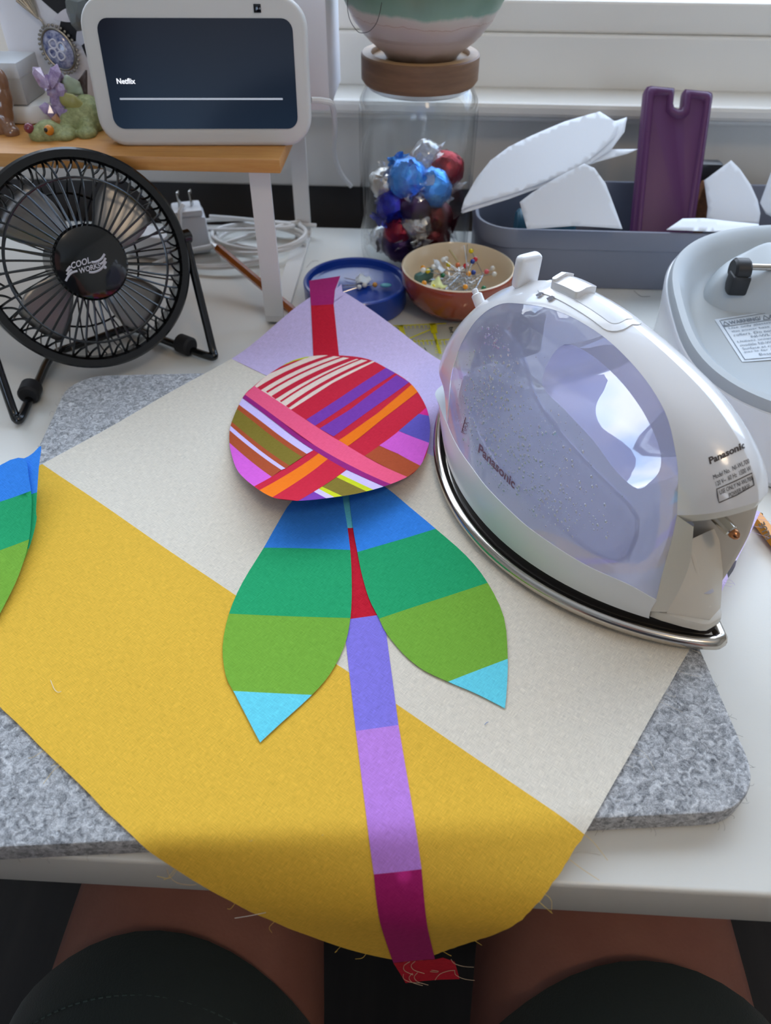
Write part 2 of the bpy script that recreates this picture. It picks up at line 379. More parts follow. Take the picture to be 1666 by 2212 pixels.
# ================================================================== desk
DESKY0, DESKY1 = .112, .7262
desk_white = mat('white_desk_laminate', (222, 221, 214), .34, bump=(900, .03))
desk = thing('desk', 'white laminate desk under the window', 'desk', (0, (DESKY0 + DESKY1) / 2, FLOOR))
mk('desk_top', xf(box(1.5, DESKY1 - DESKY0, .028, .0022, 3), T(.02, (DESKY0 + DESKY1) / 2, -.028)), desk_white, desk)
for sx in (-.68, .72):
    for sy in (.16, .68): mk('leg', xf(box(.04, .04, -FLOOR - .028, .003), T(sx, sy, FLOOR)), mat('white_steel', (224, 224, 222), .35), desk)
mk('crossbar', xf(box(1.36, .02, .05, .003), T(.02, .68, -.1)), MATS['white_steel'], desk)

# ================================================================== felt pressing mat
felt = bpy.data.materials.new('grey_wool_felt'); felt.use_nodes = True
def felt_nodes():
    N, L = felt.node_tree.nodes, felt.node_tree.links; b = N['Principled BSDF']; b.inputs['Roughness'].default_value = 1; b.inputs['Sheen Weight'].default_value = .3; b.inputs['Specular IOR Level'].default_value = .1
    t = N.new('ShaderNodeTexCoord'); n1 = N.new('ShaderNodeTexNoise'); n1.inputs['Scale'].default_value = 300; n1.inputs['Detail'].default_value = 4; n1.inputs['Distortion'].default_value = 1.2
    n2 = N.new('ShaderNodeTexNoise'); n2.inputs['Scale'].default_value = 1500; n2.inputs['Detail'].default_value = 3; n2.inputs['Distortion'].default_value = 2.5
    for n in (n1, n2): L.new(t.outputs['Object'], n.inputs['Vector'])
    mx = N.new('ShaderNodeMath'); mx.operation = 'MULTIPLY_ADD'; mx.inputs[1].default_value = .5; L.new(n1.outputs['Fac'], mx.inputs[0])
    m2 = N.new('ShaderNodeMath'); m2.operation = 'MULTIPLY'; m2.inputs[1].default_value = .5; L.new(n2.outputs['Fac'], m2.inputs[0]); L.new(m2.outputs[0], mx.inputs[2])
    r = N.new('ShaderNodeValToRGB'); L.new(mx.outputs[0], r.inputs['Fac']); e = r.color_ramp.elements
    e[0].position = .36; e[0].color = srgb((92, 95, 100)) + (1,); e[1].position = .62; e[1].color = srgb((246, 248, 250)) + (1,)
    x = e.new(.5); x.color = srgb((186, 189, 193)) + (1,)
    L.new(r.outputs['Color'], b.inputs['Base Color']); bp = N.new('ShaderNodeBump'); bp.inputs['Strength'].default_value = .8; bp.inputs['Distance'].default_value = .0012
    L.new(mx.outputs[0], bp.inputs['Height']); L.new(bp.outputs['Normal'], b.inputs['Normal'])
felt_nodes()
MZ = .013
me_, mn_ = np.array([.995, .1005]), np.array([-.1005, .995])
def mat_outline():
    out = []
    for (p, q) in rrect(.3569, .3276, .024, 8): out.append(tuple(me_ * (p - .01715) + mn_ * (q + .2882)))
    return out
mo = mat_outline()
pm = mk('pressing_mat', xf(prism(mo, .0005, MZ, .0016, 2), Matrix.Identity(4)), felt, label='thick grey wool felt pressing mat under the patchwork cloth', cat='mat')
# loose wool fibres along the mat edge
def fibres():
    V, F = [], []
    L = resample(mo, .003)
    for k in range(260):
        p = random.choice(L); c = np.array([.0, .28]); d = (p - np.array([-.04, .28])); d /= np.linalg.norm(d); a = random.uniform(-1, 1); t = np.array([-d[1], d[0]])
        z = random.uniform(.003, MZ); l = random.uniform(.002, .006)
        q = [np.array([*(p - d * .001), z]), np.array([*(p + d * l * .4 + t * a * l * .5), z + random.uniform(-.001, .002)]), np.array([*(p + d * l * .5 + t * a * l), max(.001, z + random.uniform(-.003, .002))])]
        b = tube(smooth_path(q, 3), .00006, 3); n = len(V); V += b[0]; F += [tuple(i + n for i in f) for f in b[1]]
    return V, F
mk('wool_fuzz', fibres(), mat('wool_fibre', (150, 148, 146), .9), pm, kind='stuff')

# ================================================================== the patchwork cloth
CZ = MZ + .0010
THM = math.radians(85)
XS_, SS_ = np.linspace(-.30, .25, 12), np.linspace(0, .30, 301)
def drape_table():
    """how the cloth falls past the mat edge: down to the desk edge, then over it; Y and Z along the cloth for several x"""
    out = []
    for x in XS_:
        yb = .1275 + .101 * x; gap = max(.004, yb - DESKY0); t1 = min(math.radians(62), math.atan2(.0115, gap)); s1 = math.hypot(.0115, gap); Y, Z, rows = yb, CZ, []
        for k, s in enumerate(SS_):
            rows.append((Y, Z)); th = t1 * sstep(-.004, .010, s) + (THM - t1) * sstep(s1 - .008, s1 + .030, s); d = SS_[1]; Y -= d * math.cos(th); Z -= d * math.sin(th)
        out.append(rows)
    return np.array(out)
DT_ = drape_table()
def cloth(x, y, off=0.0):
    """flat cloth position (x, y) -> where it lies: on the mat, over the front edge of mat and desk, up on the blue lid"""
    yb = .1275 + .101 * x; z = CZ
    lift = .0145 * sstep(.455, .535, y) * sstep(.06, -.02, x) + .0007 * math.sin(x * 47 + 1) * math.sin(y * 39) * sstep(.14, .2, y)
    if y >= yb: return np.array([x, y, z + lift + off])
    s = min(yb - y, .298); fx = min(max((x - XS_[0]) / (XS_[1] - XS_[0]), 0), 10.999); i = int(fx); a = fx - i; fs_ = s / SS_[1]; j = int(fs_); c = fs_ - j
    P0 = DT_[i, j] * (1 - a) + DT_[i + 1, j] * a; P1 = DT_[i, j + 1] * (1 - a) + DT_[i + 1, j + 1] * a; p = P0 * (1 - c) + P1 * c; d = P1 - P0; d = d / max(1e-9, np.linalg.norm(d))
    w = .006 * sstep(.03, .11, s) * math.sin((x + .02) * 30)                 # soft folds in the hanging part
    return np.array([x, p[0] + w + off * d[1], p[1] - off * d[0]])
def cinv(px, py, off=0.0):
    g = at(px, min(py, 1900), z=CZ); return tuple(inv(px, py, lambda a, b: cloth(a, b, off), (g[0], g[1])))
def isect(a, b, c, d):
    a, b, c, d = map(np.array, (a, b, c, d)); r, s = b - a, d - c; k = r[0] * s[1] - r[1] * s[0]; q = c - a
    return a + r * (q[0] * s[1] - q[1] * s[0]) / k
eA, eB = cinv(95, 1000), cinv(500, 775); lA, lB = cinv(10, 1535), cinv(250, 1772); rA, rB = cinv(1500, 1400), cinv(1300, 1740)
cL = isect(eA, eB, lA, lB); cB = isect(rA, rB, lA, lB); tA, tB = cinv(742, 628), cinv(875, 735)
cT = isect(eA, eB, tA, cinv(972, 764)); cR = np.array(cinv(1643, 1106))
s1a = isect(cinv(497, 773), cinv(935, 985), eA, eB); s1b = isect(cinv(497, 773), cinv(935, 985), rA, cR)
s2a = isect(cinv(95, 1005), cinv(1180, 1741), eA, eB); s2b = isect(cinv(95, 1005), cinv(1180, 1741), rA, rB)
def sheet(name, loops_mats, off, parent, sp=.0045, surf=cloth, solid=0, label=None, **k):
    V, F, I, U, ms = [], [], [], [], []
    for poly, m in loops_mats:
        P, f = fill(poly, (), sp); n = len(V); o = off if not isinstance(m, tuple) else off + m[1]; mm = m if not isinstance(m, tuple) else m[0]
        if mm not in ms: ms.append(mm)
        V += [surf(p[0], p[1], o) for p in P]; U += [tuple(p) for p in P]; F += [tuple(i + n for i in q) for q in f]; I += [ms.index(mm)] * len(f)
    return mk(name, (V, F, I), ms, parent, uv=U, solid=solid, sharp=80, label=label, **k)
def wavy(a, b, amp, n=14, bow=0.0):
    """cut edge from a to b: slightly uneven, bowed inwards"""
    a, b = np.array(a), np.array(b); d = b - a; t = np.array([-d[1], d[0]]) / np.linalg.norm(d)
    return [tuple(a + d * i / n + t * (random.uniform(-amp, amp) * (0 < i) + bow * math.sin(math.pi * i / n))) for i in range(n)]
f_lilac, f_cream, f_yellow = fabric('lilac_cotton', (213, 196, 236)), fabric('cream_cotton', (230, 222, 206)), fabric('mustard_cotton', (237, 190, 66))
f_red, f_mag, f_orch, f_peri = fabric('red_cotton', (206, 20, 48)), fabric('magenta_cotton', (176, 30, 112)), fabric('orchid_cotton', (198, 138, 230)), fabric('periwinkle_cotton', (140, 128, 232))
f_cyan, f_blue, f_green, f_olive = fabric('cyan_cotton', (110, 222, 248)), fabric('blue_cotton', (56, 142, 248)), fabric('green_cotton', (36, 172, 112)), fabric('leaf_green_cotton', (126, 182, 62))
block = thing('patchwork_cloth', 'pieced cotton cloth of lilac, cream and mustard panels draped over the desk edge', 'cloth', (0.0, .3, CZ))
lil = [tuple(cT)] + wavy(cT, s1a, .0001)[1:] + [tuple(s1a), tuple(s1b)] + [tuple(cR)] + wavy(cR, cT, .0002, 16, .006)[1:]
mk_l = sheet('lilac_panel', [(lil, f_lilac)], 0, block)
sheet('cream_panel', [([tuple(s1a)] + wavy(s1a, s2a, .0001)[1:] + [tuple(s2a), tuple(s2b)] + wavy(s2b, s1b, .0001)[1:] + [tuple(s1b)], f_cream)], 0, block)
sheet('mustard_panel', [([tuple(s2a), tuple(cL)] + wavy(cL, cB, .0003, 40)[1:] + [tuple(cB)] + wavy(cB, s2b, .0003, 40)[1:] + [tuple(s2b)], f_yellow)], 0, block)
# the long strip pieced from short lengths
def strip(px): return [cinv(*p) for p in px]
SO = .00035
sl = [(668, 607), (672, 661), (677, 768), (699, 960), (709, 1050), (720, 1143), (742, 1340), (769, 1580), (808, 1888), (850, 2078)]
sr = [(735, 597), (721, 658), (732, 764), (764, 960), (778, 1050), (795, 1140), (829, 1328), (861, 1567), (911, 1877), (940, 2070)]
cols = [f_mag, f_red, f_red, f_cyan, f_cyan, f_red, f_peri, f_orch, f_mag]
SLp, SRp = strip(sl), strip(sr)
for i, c in enumerate(cols):
    if i in (2, 4): continue
    j = {1: 3, 3: 5}.get(i, i + 1)
    poly = [SLp[k] for k in range(i, j + 1)] + [SRp[k] for k in range(j, i - 1, -1)]
    sheet('strip_piece', [(poly, c)], SO, block)
B0, B1 = np.array(SLp[-1]), np.array(SRp[-1]); dd = (B1 - B0); nn_ = np.array([dd[1], -dd[0]]) / np.linalg.norm(dd)
sheet('strip_end', [([tuple(B0), tuple(B0 + nn_ * .026 + dd * .06), tuple(B1 + nn_ * .026 + dd * .42), tuple(B1 + nn_ * .004 + dd * .44), tuple(B1 + dd * .2 - nn_ * .002), tuple(B1)], f_red)], SO + .0001, block)
# fold of lilac at the very top of the strip
a_, b_, c_ = cinv(735, 599), cinv(722, 652), cinv(741, 640)
sheet('folded_corner', [([a_, b_, cinv(724, 628)], f_lilac), ([cinv(724, 628), b_, c_, cinv(738, 615)], f_lilac)], .0006, block, sp=.003)
# frayed threads of the cloth edge
def frays(pts, m, n, ln=(.003, .009)):
    V, F = [], []
    for k in range(n):
        a, b = random.choice(pts); t = random.random(); p = np.array(a) + (np.array(b) - np.array(a)) * t; d = np.array(b) - np.array(a); d = np.array([-d[1], d[0]]); d /= np.linalg.norm(d)
        if np.linalg.norm(p + d * .01 - np.array([-.03, .3])) < np.linalg.norm(p - np.array([-.03, .3])): d = -d
        l = random.uniform(*ln); q = [cloth(*(p - d * .001), .0003), cloth(*(p + d * l * .5), .0012), cloth(*(p + d * l + np.random.RandomState(k).uniform(-1, 1, 2) * l * .6), .001)]
        b2 = tube(smooth_path(q, 4), .00009, 4); i0 = len(V); V += b2[0]; F += [tuple(i + i0 for i in f) for f in b2[1]]
    return V, F
mk('frayed_thread', frays([(cB, s2b), (cL, cB)], None, 16), mat('mustard_thread', (226, 190, 90), .9), block, kind='stuff')
mk('frayed_thread', frays([(s2b, s1b)], None, 8, (.004, .011)), mat('cream_thread', (236, 228, 212), .9), block, kind='stuff')
mk('frayed_thread', frays([(s1b, cR)], None, 7, (.003, .008)), mat('lilac_thread', (220, 205, 245), .9), block, kind='stuff')
def thread_px(name, pts, m, label, surf=None, r=.00012, z=None):
    P = [cloth(*cinv(*p), .0006) if z is None else at(*p, z=z) for p in pts]
    return mk(name, tube(smooth_path(P, 6), r, 5), m, label=label, cat='thread')
wt = mat('white_thread', (232, 230, 222), .9)
# tangled ends at the foot of the strip
def tassel():
    V, F = [], []
    E0 = np.array(SRp[-1]) + dd * .35
    for k in range(9):
        p = np.array(SLp[-1]) + dd * random.uniform(0, 1.4) + nn_ * random.choice((.0, .015)); a = random.uniform(0, 6.28)
        q = [cloth(*(p + np.array([math.cos(a + j * .5), math.sin(a + j * .5)]) * .0032 * j), .0006 + .0008 * j) for j in range(4)]
        b2 = tube(smooth_path(q, 5), .00012, 4); i0 = len(V); V += b2[0]; F += [tuple(i + i0 for i in f) for f in b2[1]]
    return V, F
mk('tangled_thread_end', tassel(), mat('tan_thread', (200, 176, 150), .9), block, kind='stuff')

# ------------------------------------------------------------------ striped leaf cut-outs
def leaf(name, outline, cuts, mats, off, label, curl=None, parent=None):
    """cuts: lines across the leaf (left to right), mats from the first side to the tip"""
    O = smooth_path(outline[:-1] if outline[0] == outline[-1] else outline, 3, True); pieces = []; rest = [tuple(p) for p in O]
    for (a, b), m in zip(cuts, mats):
        pieces.append((clip_half(rest, a, b), m)); rest = clip_half(rest, b, a)
    pieces.append((rest, mats[-1])); S = (lambda x, y, o: curl(x, y, o)) if curl else cloth
    lm = []
    for poly, m in pieces:
        if len(poly) > 2: lm.append(([tuple(inv(p[0], p[1], lambda a, b: S(a, b, off), at(p[0], min(p[1], 1850), z=CZ)[:2])) for p in poly], m))
    return sheet(name, lm, off, parent, surf=S, sp=.004, label=label, cat='fabric leaf', group='striped leaf cut-outs')
Lmat = [f_blue, f_green, f_olive, f_cyan]
leaf('fabric_leaf', [(690, 1040), (633, 1080), (600, 1130), (570, 1183), (524, 1258), (494.6, 1326), (481, 1397), (488, 1460), (507, 1498), (535, 1552), (559, 1598), (563, 1603), (568, 1598), (608, 1561), (673, 1502), (713, 1456), (742, 1401), (755, 1351), (760, 1292), (758.5, 1208), (751, 1141), (740, 1073), (737, 1040)],
     [((758, 1188), (566, 1183)), ((758, 1335), (494, 1325.5)), ((675, 1501), (504, 1492.5))], Lmat, .0009, 'blue, green and cyan striped fabric leaf with its tip on the mustard panel')
leaf('fabric_leaf', [(752, 1040), (754, 1071), (763.5, 1145), (772, 1191), (781, 1237), (797, 1292), (818, 1334), (835, 1368), (873, 1414), (915, 1447.6), (969, 1473), (1028, 1498), (1085, 1527), (1090, 1530), (1092, 1523), (1096, 1473), (1097, 1418), (1089, 1334), (1053.5, 1258.5), (1007, 1200), (940, 1141), (885, 1095), (837, 1055), (800, 1035)],
     [((942, 1142), (774, 1192)), ((1054.7, 1258.5), (820, 1336)), ((1097, 1423), (967, 1473))], Lmat, .0009, 'blue, green and cyan striped fabric leaf with its tip pointing at the iron')
# two leaves lying on each other at the left, curling up off the cloth
def curlA(x, y, o=0.0):
    c = cloth(max(x, -.6), y, 0); h = .003 + .017 * sstep(.25, .37, y) + .010 * sstep(-.235, -.175, x) * sstep(.24, .33, y); return np.array([c[0], c[1], c[2] + h * sstep(.2, .26, y) + o])
leaf('fabric_leaf', [(89, 964), (84, 1010), (78, 1100), (79, 1123), (66, 1175), (40, 1240), (20, 1285), (-30, 1375), (-110, 1450), (-160, 1300), (-90, 1080), (10, 1000), (52, 990), (72, 978)],
     [((85, 1062), (-140, 1120)), ((62, 1185), (-160, 1240)), ((-20, 1420), (-160, 1420))], Lmat, .0006, 'striped fabric leaf at the frame edge, under another one', curl=curlA)
def curlB(x, y, o=0.0):
    c = curlA(x, y, o); return c + np.array([0, 0, .0015 + .003 * sstep(.26, .38, y)])
leaf('fabric_leaf', [(52, 990), (62, 1030), (68, 1070), (68, 1110), (63, 1165), (48, 1222), (22, 1283), (-30, 1372), (-110, 1445), (-160, 1300), (-90, 1080), (0, 1005)],
     [((68, 1060), (-140, 1120)), ((63, 1165), (-160, 1240)), ((-20, 1420), (-160, 1420))], Lmat, .0006, 'striped fabric leaf at the frame edge, on top of another one', curl=curlB)

# ------------------------------------------------------------------ round patch printed like a ball of yarn
def c3(p): return (470 + p[0] / 3.332, 740 + p[1] / 3.332)
ring_ = [c3(p) for p in [(380, 220), (540, 130), (700, 95), (900, 93), (1080, 118), (1220, 185), (1380, 285), (1470, 400), (1520, 520), (1530, 650), (1505, 800), (1440, 910), (1360, 970), (1200, 1035), (1000, 1088), (800, 1118), (660, 1134), (540, 1138), (400, 1115), (270, 1040), (150, 930), (100, 800), (85, 690), (102, 570), (185, 390), (265, 310)]]
ring_ = [tuple(p) for p in smooth_path(ring_, 4, True)]
def patch(x, y, o=0.0):
    c = cloth(x, y, o + .0011); h = .011 * max(0, (.372 - y) / .06) ** 1.7 + .0035 * sstep(-.02, .03, x); return c + np.array([0, 0, h])
prn = lambda n, c: fabric('print_' + n, c, .92)
pc = dict(red=prn('red', (205, 30, 58)), cream=prn('cream', (242, 218, 202)), lime=prn('lime', (206, 214, 28)), pur=prn('purple', (124, 58, 168)), org=prn('orange', (255, 122, 8)), mag=prn('hot_magenta', (226, 40, 146)),
          peri=prn('violet', (98, 88, 186)), orch=prn('orchid', (216, 96, 206)), rust=prn('rust', (176, 78, 40)), pink=prn('pink', (250, 92, 132)), plum=prn('plum', (152, 28, 122)), lav=prn('lavender', (212, 196, 255)), oliv=prn('olive', (130, 114, 36)))
lay = [('red', 0, None)]
lay += [('cream', 1, [(240, 340), (350, 235), (700, 80), (1135, 136), (830, 290), (530, 482)]), ('lime', 2, [(340, 245), (440, 178), (560, 130), (650, 108), (700, 80), (300, 80)])]
for a, b, w in (((275, 330), (800, 90), 26), ((348, 352), (915, 92), 13), ((388, 385), (985, 98), 30), ((448, 420), (1045, 108), 11), ((492, 455), (1095, 122), 20)):
    ed = [(a[0] + (b[0] - a[0]) * t - 60 * t * (1 - t), a[1] + (b[1] - a[1]) * t - 66 * t * (1 - t)) for t in np.linspace(0, 1, 8)]
    lay.append(('red', 2, ed + [(p[0] + w * (1 + t * 1.0), p[1] + w * .75 * (1 - t * .9)) for p, t in zip(ed[::-1], np.linspace(1, 0, 8))]))
lay += [('pur', 1, [(640, 553), (900, 385), (1215, 180), (1290, 212), (960, 430), (700, 600)]), ('pur', 1, [(735, 618), (960, 478), (1290, 232), (1380, 285), (1100, 485), (835, 675)]),
        ('org', 1, [(870, 705), (1150, 510), (1400, 300), (1450, 348), (1200, 540), (935, 747)]), ('mag', 1, [(1450, 515), (1500, 470), (1540, 530)]), ('peri', 1, [(1305, 635), (1450, 512), (1540, 532), (1525, 724)]),
        ('orch', 1, [(1165, 740), (1305, 637), (1525, 722), (1465, 890), (1300, 800)]), ('rust', 1, [(1060, 815), (1165, 742), (1300, 802), (1465, 888), (1360, 975), (1200, 890)]),
        ('lav', 1, [(165, 385), (140, 440), (640, 802), (697, 770)]), ('rust', 1, [(140, 436), (125, 470), (610, 826), (645, 802)]), ('oliv', 1, [(130, 470), (90, 562), (515, 887), (612, 824)]), ('rust', 1, [(90, 562), (80, 590), (490, 907), (520, 886)]),
        ('lav', 1, [(80, 588), (75, 625), (455, 918), (488, 905)]), ('rust', 1, [(75, 622), (70, 712), (388, 968), (460, 916)]), ('orch', 1, [(70, 708), (90, 900), (270, 1045), (390, 966)]),
        ('lav', 1, [(930, 908), (880, 945), (1125, 1060), (1215, 1030)]), ('lime', 1, [(880, 945), (850, 965), (1050, 1075), (1125, 1060)]), ('oliv', 1, [(850, 965), (745, 1035), (900, 1110), (1075, 1072)]), ('lime', 1, [(745, 1033), (715, 1046), (850, 1120), (905, 1108)]),
        ('lav', 1, [(715, 1045), (685, 1070), (790, 1130), (855, 1120)]), ('pur', 1, [(685, 1068), (580, 1140), (800, 1130)]),
        ('red', 2, [(255, 1040), (300, 1068), (740, 797), (705, 763)]), ('org', 2, [(296, 1066), (390, 1120), (807, 832), (735, 792)]), ('red', 2, [(388, 1118), (580, 1140), (932, 912), (805, 828)]),
        ('plum', 3, [(204, 368), (180, 398), (690, 772), (930, 915), (1200, 1036), (1268, 1016), (1050, 932), (700, 738)]), ('pink', 3, [(265, 312), (196, 374), (700, 740), (1050, 932), (1255, 1022), (1370, 968), (1150, 868), (900, 720), (560, 505), (350, 365)])]
lm = []
for ix, (nm, lv, poly) in enumerate(lay):
    lo_ = ix * .00002
    pp = ring_ if poly is None else clip_convex([c3(p) for p in poly], [p for p in ring_])
    if len(pp) < 3: continue
    lm.append(([tuple(inv(p[0], p[1], lambda a, b: patch(a, b, lo_), at(p[0], p[1], z=CZ + .003)[:2])) for p in pp], (pc[nm], lo_)))
V_ = sheet('round_fabric_patch', lm, 0.0, None, surf=patch, sp=.0028, solid=.0, label='round multicolour striped fabric patch printed like a yarn ball', cat='fabric patch')
back = [tuple(inv(p[0], p[1], lambda a, b: patch(a, b, -.0003), at(p[0], p[1], z=CZ + .003)[:2])) for p in ring_]
V_b = sheet('patch_backing', [(back, fabric('patch_back', (220, 170, 180)))], -.0003, V_, surf=patch, sp=.0035, solid=0)
thread_px('loose_thread', [(110, 1471), (118, 1490), (126, 1497), (133, 1495)], wt, 'short white loose thread on the mustard panel')
thread_px('loose_thread', [(1047, 1567), (1051, 1563), (1055, 1561)], mat('blue_thread', (110, 140, 200), .9), 'tiny blue loose thread on the cream panel')
thread_px('loose_thread', [(362, 1875), (368, 1892), (385, 1905), (410, 1909), (425, 1908)], mat('gold_thread', (205, 175, 130), .9), 'tan thread curling from the cloth at the left desk edge')
thread_px('loose_thread', [(1232, 1846), (1260, 1841), (1285, 1843), (1298, 1847)], wt, 'white loose thread lying on the desk beside the mustard panel', z=.0003, r=.0002)
thread_px('loose_thread', [(1290, 1570), (1310, 1566), (1340, 1568)], wt, 'fine white loose thread lying on the felt mat', z=MZ + .0004)
thread_px('loose_thread', [(508, 1980), (540, 1975), (575, 1968)], wt, 'white thread hanging off the mustard cloth over the lap')

# ================================================================== the steam iron
IZ = CZ + .0012
IP1 = at(1549, 1392, z=IZ + .001); IP0 = at(975, 860, z=IZ + .001)
ia = (IP0 - IP1)[:2]; IL = float(np.linalg.norm(ia)); ia /= IL; iv = np.array([-ia[1], ia[0]])
IW = Matrix(((ia[0], iv[0], 0, IP1[0]), (ia[1], iv[1], 0, IP1[1]), (0, 0, 1, IZ), (0, 0, 0, 1)))
iron = thing('steam_iron', 'white cordless steam iron with clear lilac water tank standing on the cloth', 'iron', mtx=IW)
def iw(u, v, w): return np.array([IP1[0] + ia[0] * u + iv[0] * v, IP1[1] + ia[1] * u + iv[1] * v, IZ + w])
def hb(u):
    x = (u - .108) / (.109 if u < .108 else .122); x = max(-1, min(1, x)); return .0603 * max(0, 1 - x * x) ** (.79 if u < .108 else .9)
IC = np.array([.112, .012])
IO = [np.array(p) for p in smooth_path([(.0045, .010), (.006, .028), (.0065, .050), (.0088, .073), (.0135, .0875), (.0245, .0985), (.040, .1075), (.0592, .1140), (.088, .1192), (.1185, .1215), (.1500, .1180), (.1784, .1045), (.2043, .0835), (.2235, .057), (.2325, .030), (.2335, .010)], 6)]
_ph = np.array([math.atan2(p[1] - IC[1], p[0] - IC[0]) for p in IO]); _ph = np.where(_ph < -1.5, _ph + 2 * math.pi, _ph); _rr = np.array([np.linalg.norm(p - IC) for p in IO])
_o = np.argsort(_ph); _ph, _rr = _ph[_o], _rr[_o]
def irho(u, w):
    d = np.array([u, w]) - IC; ph = math.atan2(d[1], d[0]); ph = ph + 2 * math.pi if ph < -1.5 else ph
    return np.linalg.norm(d) / np.interp(ph, _ph, _rr), ph
def IA(u): return float(np.interp(u, [.0, .0088, .0245, .04, .0592, .088, .1185, .15, .1784, .2043, .2235, .2335], [.05, .073, .0985, .1075, .114, .1192, .1215, .118, .1045, .0835, .057, .02]))
def it(u, w):
    r, ph = irho(u, w); r = min(r, 1.0); h = min(1, max(0, (w - .012) / max(.02, IA(u) - .012)))
    ta = hb(u) * .93 * (1 - h ** 1.25); tb = (.0215 + .034 * max(0, 1 - r / .8) ** 1.5) * math.sqrt(max(0, 1 - r ** 16))
    return (ta ** 4 + tb ** 4) ** .25 * math.sqrt(max(0, 1 - r ** 24))
def isurf(u, w, off=0.0): return iw(u, it(u, w) + off, w)
def iinv(px, py): return inv(px, py, isurf, (.11, .06))
g_white = mat('glossy_white_plastic', (232, 232, 234), .16, coat=.4)
g_ivory = mat('ivory_plastic', (214, 208, 196), .32)
lil_clear = clear('clear_lilac_plastic', (230, 228, 241), gloss=.12, body=.50, body_rgb=(234, 237, 247), milky=.6)
# soleplate: lens-shaped steel plate with a rounded rim, dark gasket above it
lens = [(IL * (1 - math.cos(math.pi * k / 60)) / 2, hb(IL * (1 - math.cos(math.pi * k / 60)) / 2)) for k in range(61)]
lens_loop = lens + [(u, -v * float(np.interp(u, [0, .03, .09], [.30, .50, 1.0]))) for u, v in lens[-2:0:-1]]
steel = mat('polished_steel', (196, 188, 178), .16, metal=1.0)
def inset(loop, d): return [(.112 + (u - .112) * (1 - d / .11), v * (1 - d / .06)) for u, v in loop]
mk('soleplate', prism(inset(lens_loop, .001), 0, .0055, .001), steel, iron, local=True)
mk('soleplate_rim', tube([(u, v, .0042) for u, v in lens_loop], .0036, 10, True), steel, iron, local=True)
mk('gasket', prism(inset(lens_loop, .0045), .0055, .0125), mat('black_rubber', (30, 28, 28), .6), iron, local=True)
# outline of the clear side on the left flank, measured on the body surface
cp = lambda L_: [(940 + x / 2.295, 520 + y / 2.295) for x, y in L_]
up_px = cp([(58, 905), (75, 700), (110, 560), (170, 440), (240, 360), (320, 315), (400, 310), (520, 325), (650, 365), (800, 450), (950, 580), (1080, 740), (1160, 900), (1198, 1080), (1205, 1200), (1200, 1360)])
rr_px = cp([(1200, 1360), (1170, 1500), (1130, 1640), (1095, 1780)])
lo_px = cp([(1095, 1780), (950, 1700), (750, 1610), (500, 1450), (350, 1320), (200, 1150), (110, 1020)])
UP, RRr, LO = [iinv(*p) for p in up_px], [iinv(*p) for p in rr_px], [iinv(*p) for p in lo_px]
def along(L_, n):
    P = [np.array(p) for p in smooth_path(L_, 6)]; d = np.concatenate([[0], np.cumsum([np.linalg.norm(P[i + 1] - P[i]) for i in range(len(P) - 1)])]); P = np.array(P)
    return [np.array([np.interp(s, d, P[:, 0]), np.interp(s, d, P[:, 1])]) for s in np.linspace(0, d[-1], n)]
def grid_faces(nr, nc, flip=False):
    F = []
    for i in range(nr - 1):
        for j in range(nc - 1):
            f = (i * nc + j, i * nc + j + 1, (i + 1) * nc + j + 1, (i + 1) * nc + j); F.append(f[::-1] if flip else f)
    return F
# handle: white arch closed over the top, both flanks
UPs = along(UP, 64); V, NQ = [], 15
def arch_row(p):
    r0, ph = irho(*p); R_ = float(np.interp(ph, _ph, _rr)); d = np.array([math.cos(ph), math.sin(ph)]); row = []
    qs = [r0 + (1 - r0) * math.sin(math.pi / 2 * k / NQ) for k in range(NQ + 1)]
    for q in qs: c = IC + d * R_ * q; row.append((c[0], it(*c), c[1]))
    for q in qs[-2::-1]: c = IC + d * R_ * q; row.append((c[0], -it(*c), c[1]))
    return row
for p in UPs: V += arch_row(p)
hd = mk('handle', (V, grid_faces(len(UPs), 2 * NQ + 1)), g_white, iron, local=True, sharp=60)
# lip closing the handle at its rear foot
row = arch_row(UPs[-1]); low = [(u + .0006, v * .97, w - .0045) for u, v, w in row]
mk('handle_lip', (row + low, [(i + 1, i, len(row) + i, len(row) + i + 1) for i in range(len(row) - 1)] + [tuple(range(len(row), 2 * len(row)))]), g_ivory, hd, local=True)
# clear flanks with the hand opening
hole_px = cp([(640, 515), (760, 560), (900, 680), (1010, 820), (1080, 950), (1115, 1060), (1110, 1140), (1060, 1200), (1000, 1230), (900, 1150), (780, 990), (640, 840), (530, 720), (560, 600)])
HO = [tuple(p) for p in smooth_path([iinv(*p) for p in hole_px], 4, True)]
LOs = along(LO, 40); RRs = along(RRr, 20)
loop = [tuple(p) for p in UPs[:-1]] + [tuple(p) for p in RRs[:-1]] + [tuple(p) for p in LOs]
P, F = fill(loop, [HO], .0042); n = len(P)
mk('water_tank', ([(p[0], it(*p) - .0004, p[1]) for p in P] + [(p[0], -it(*p) + .0004, p[1]) for p in P], [f for f in F] + [tuple(i + n for i in f[::-1]) for f in F]), lil_clear, iron, local=True, sharp=70)
tank = iron.children[-1]
V = []
for k in range(9):
    s = 1 - 2 * k / 8
    for p in HO: V.append((p[0], (it(*p) - .0004) * s, p[1] - .002 * (1 - s * s)))
m = len(HO); F = [(k * m + i, (k + 1) * m + i, (k + 1) * m + (i + 1) % m, k * m + (i + 1) % m) for k in range(8) for i in range(m)]
mk('hand_opening', (V, F), clear('clear_lilac_gloss', (226, 222, 244), gloss=.18, body=.42, body_rgb=(232, 230, 246), milky=.5), tank, local=True, sharp=60)
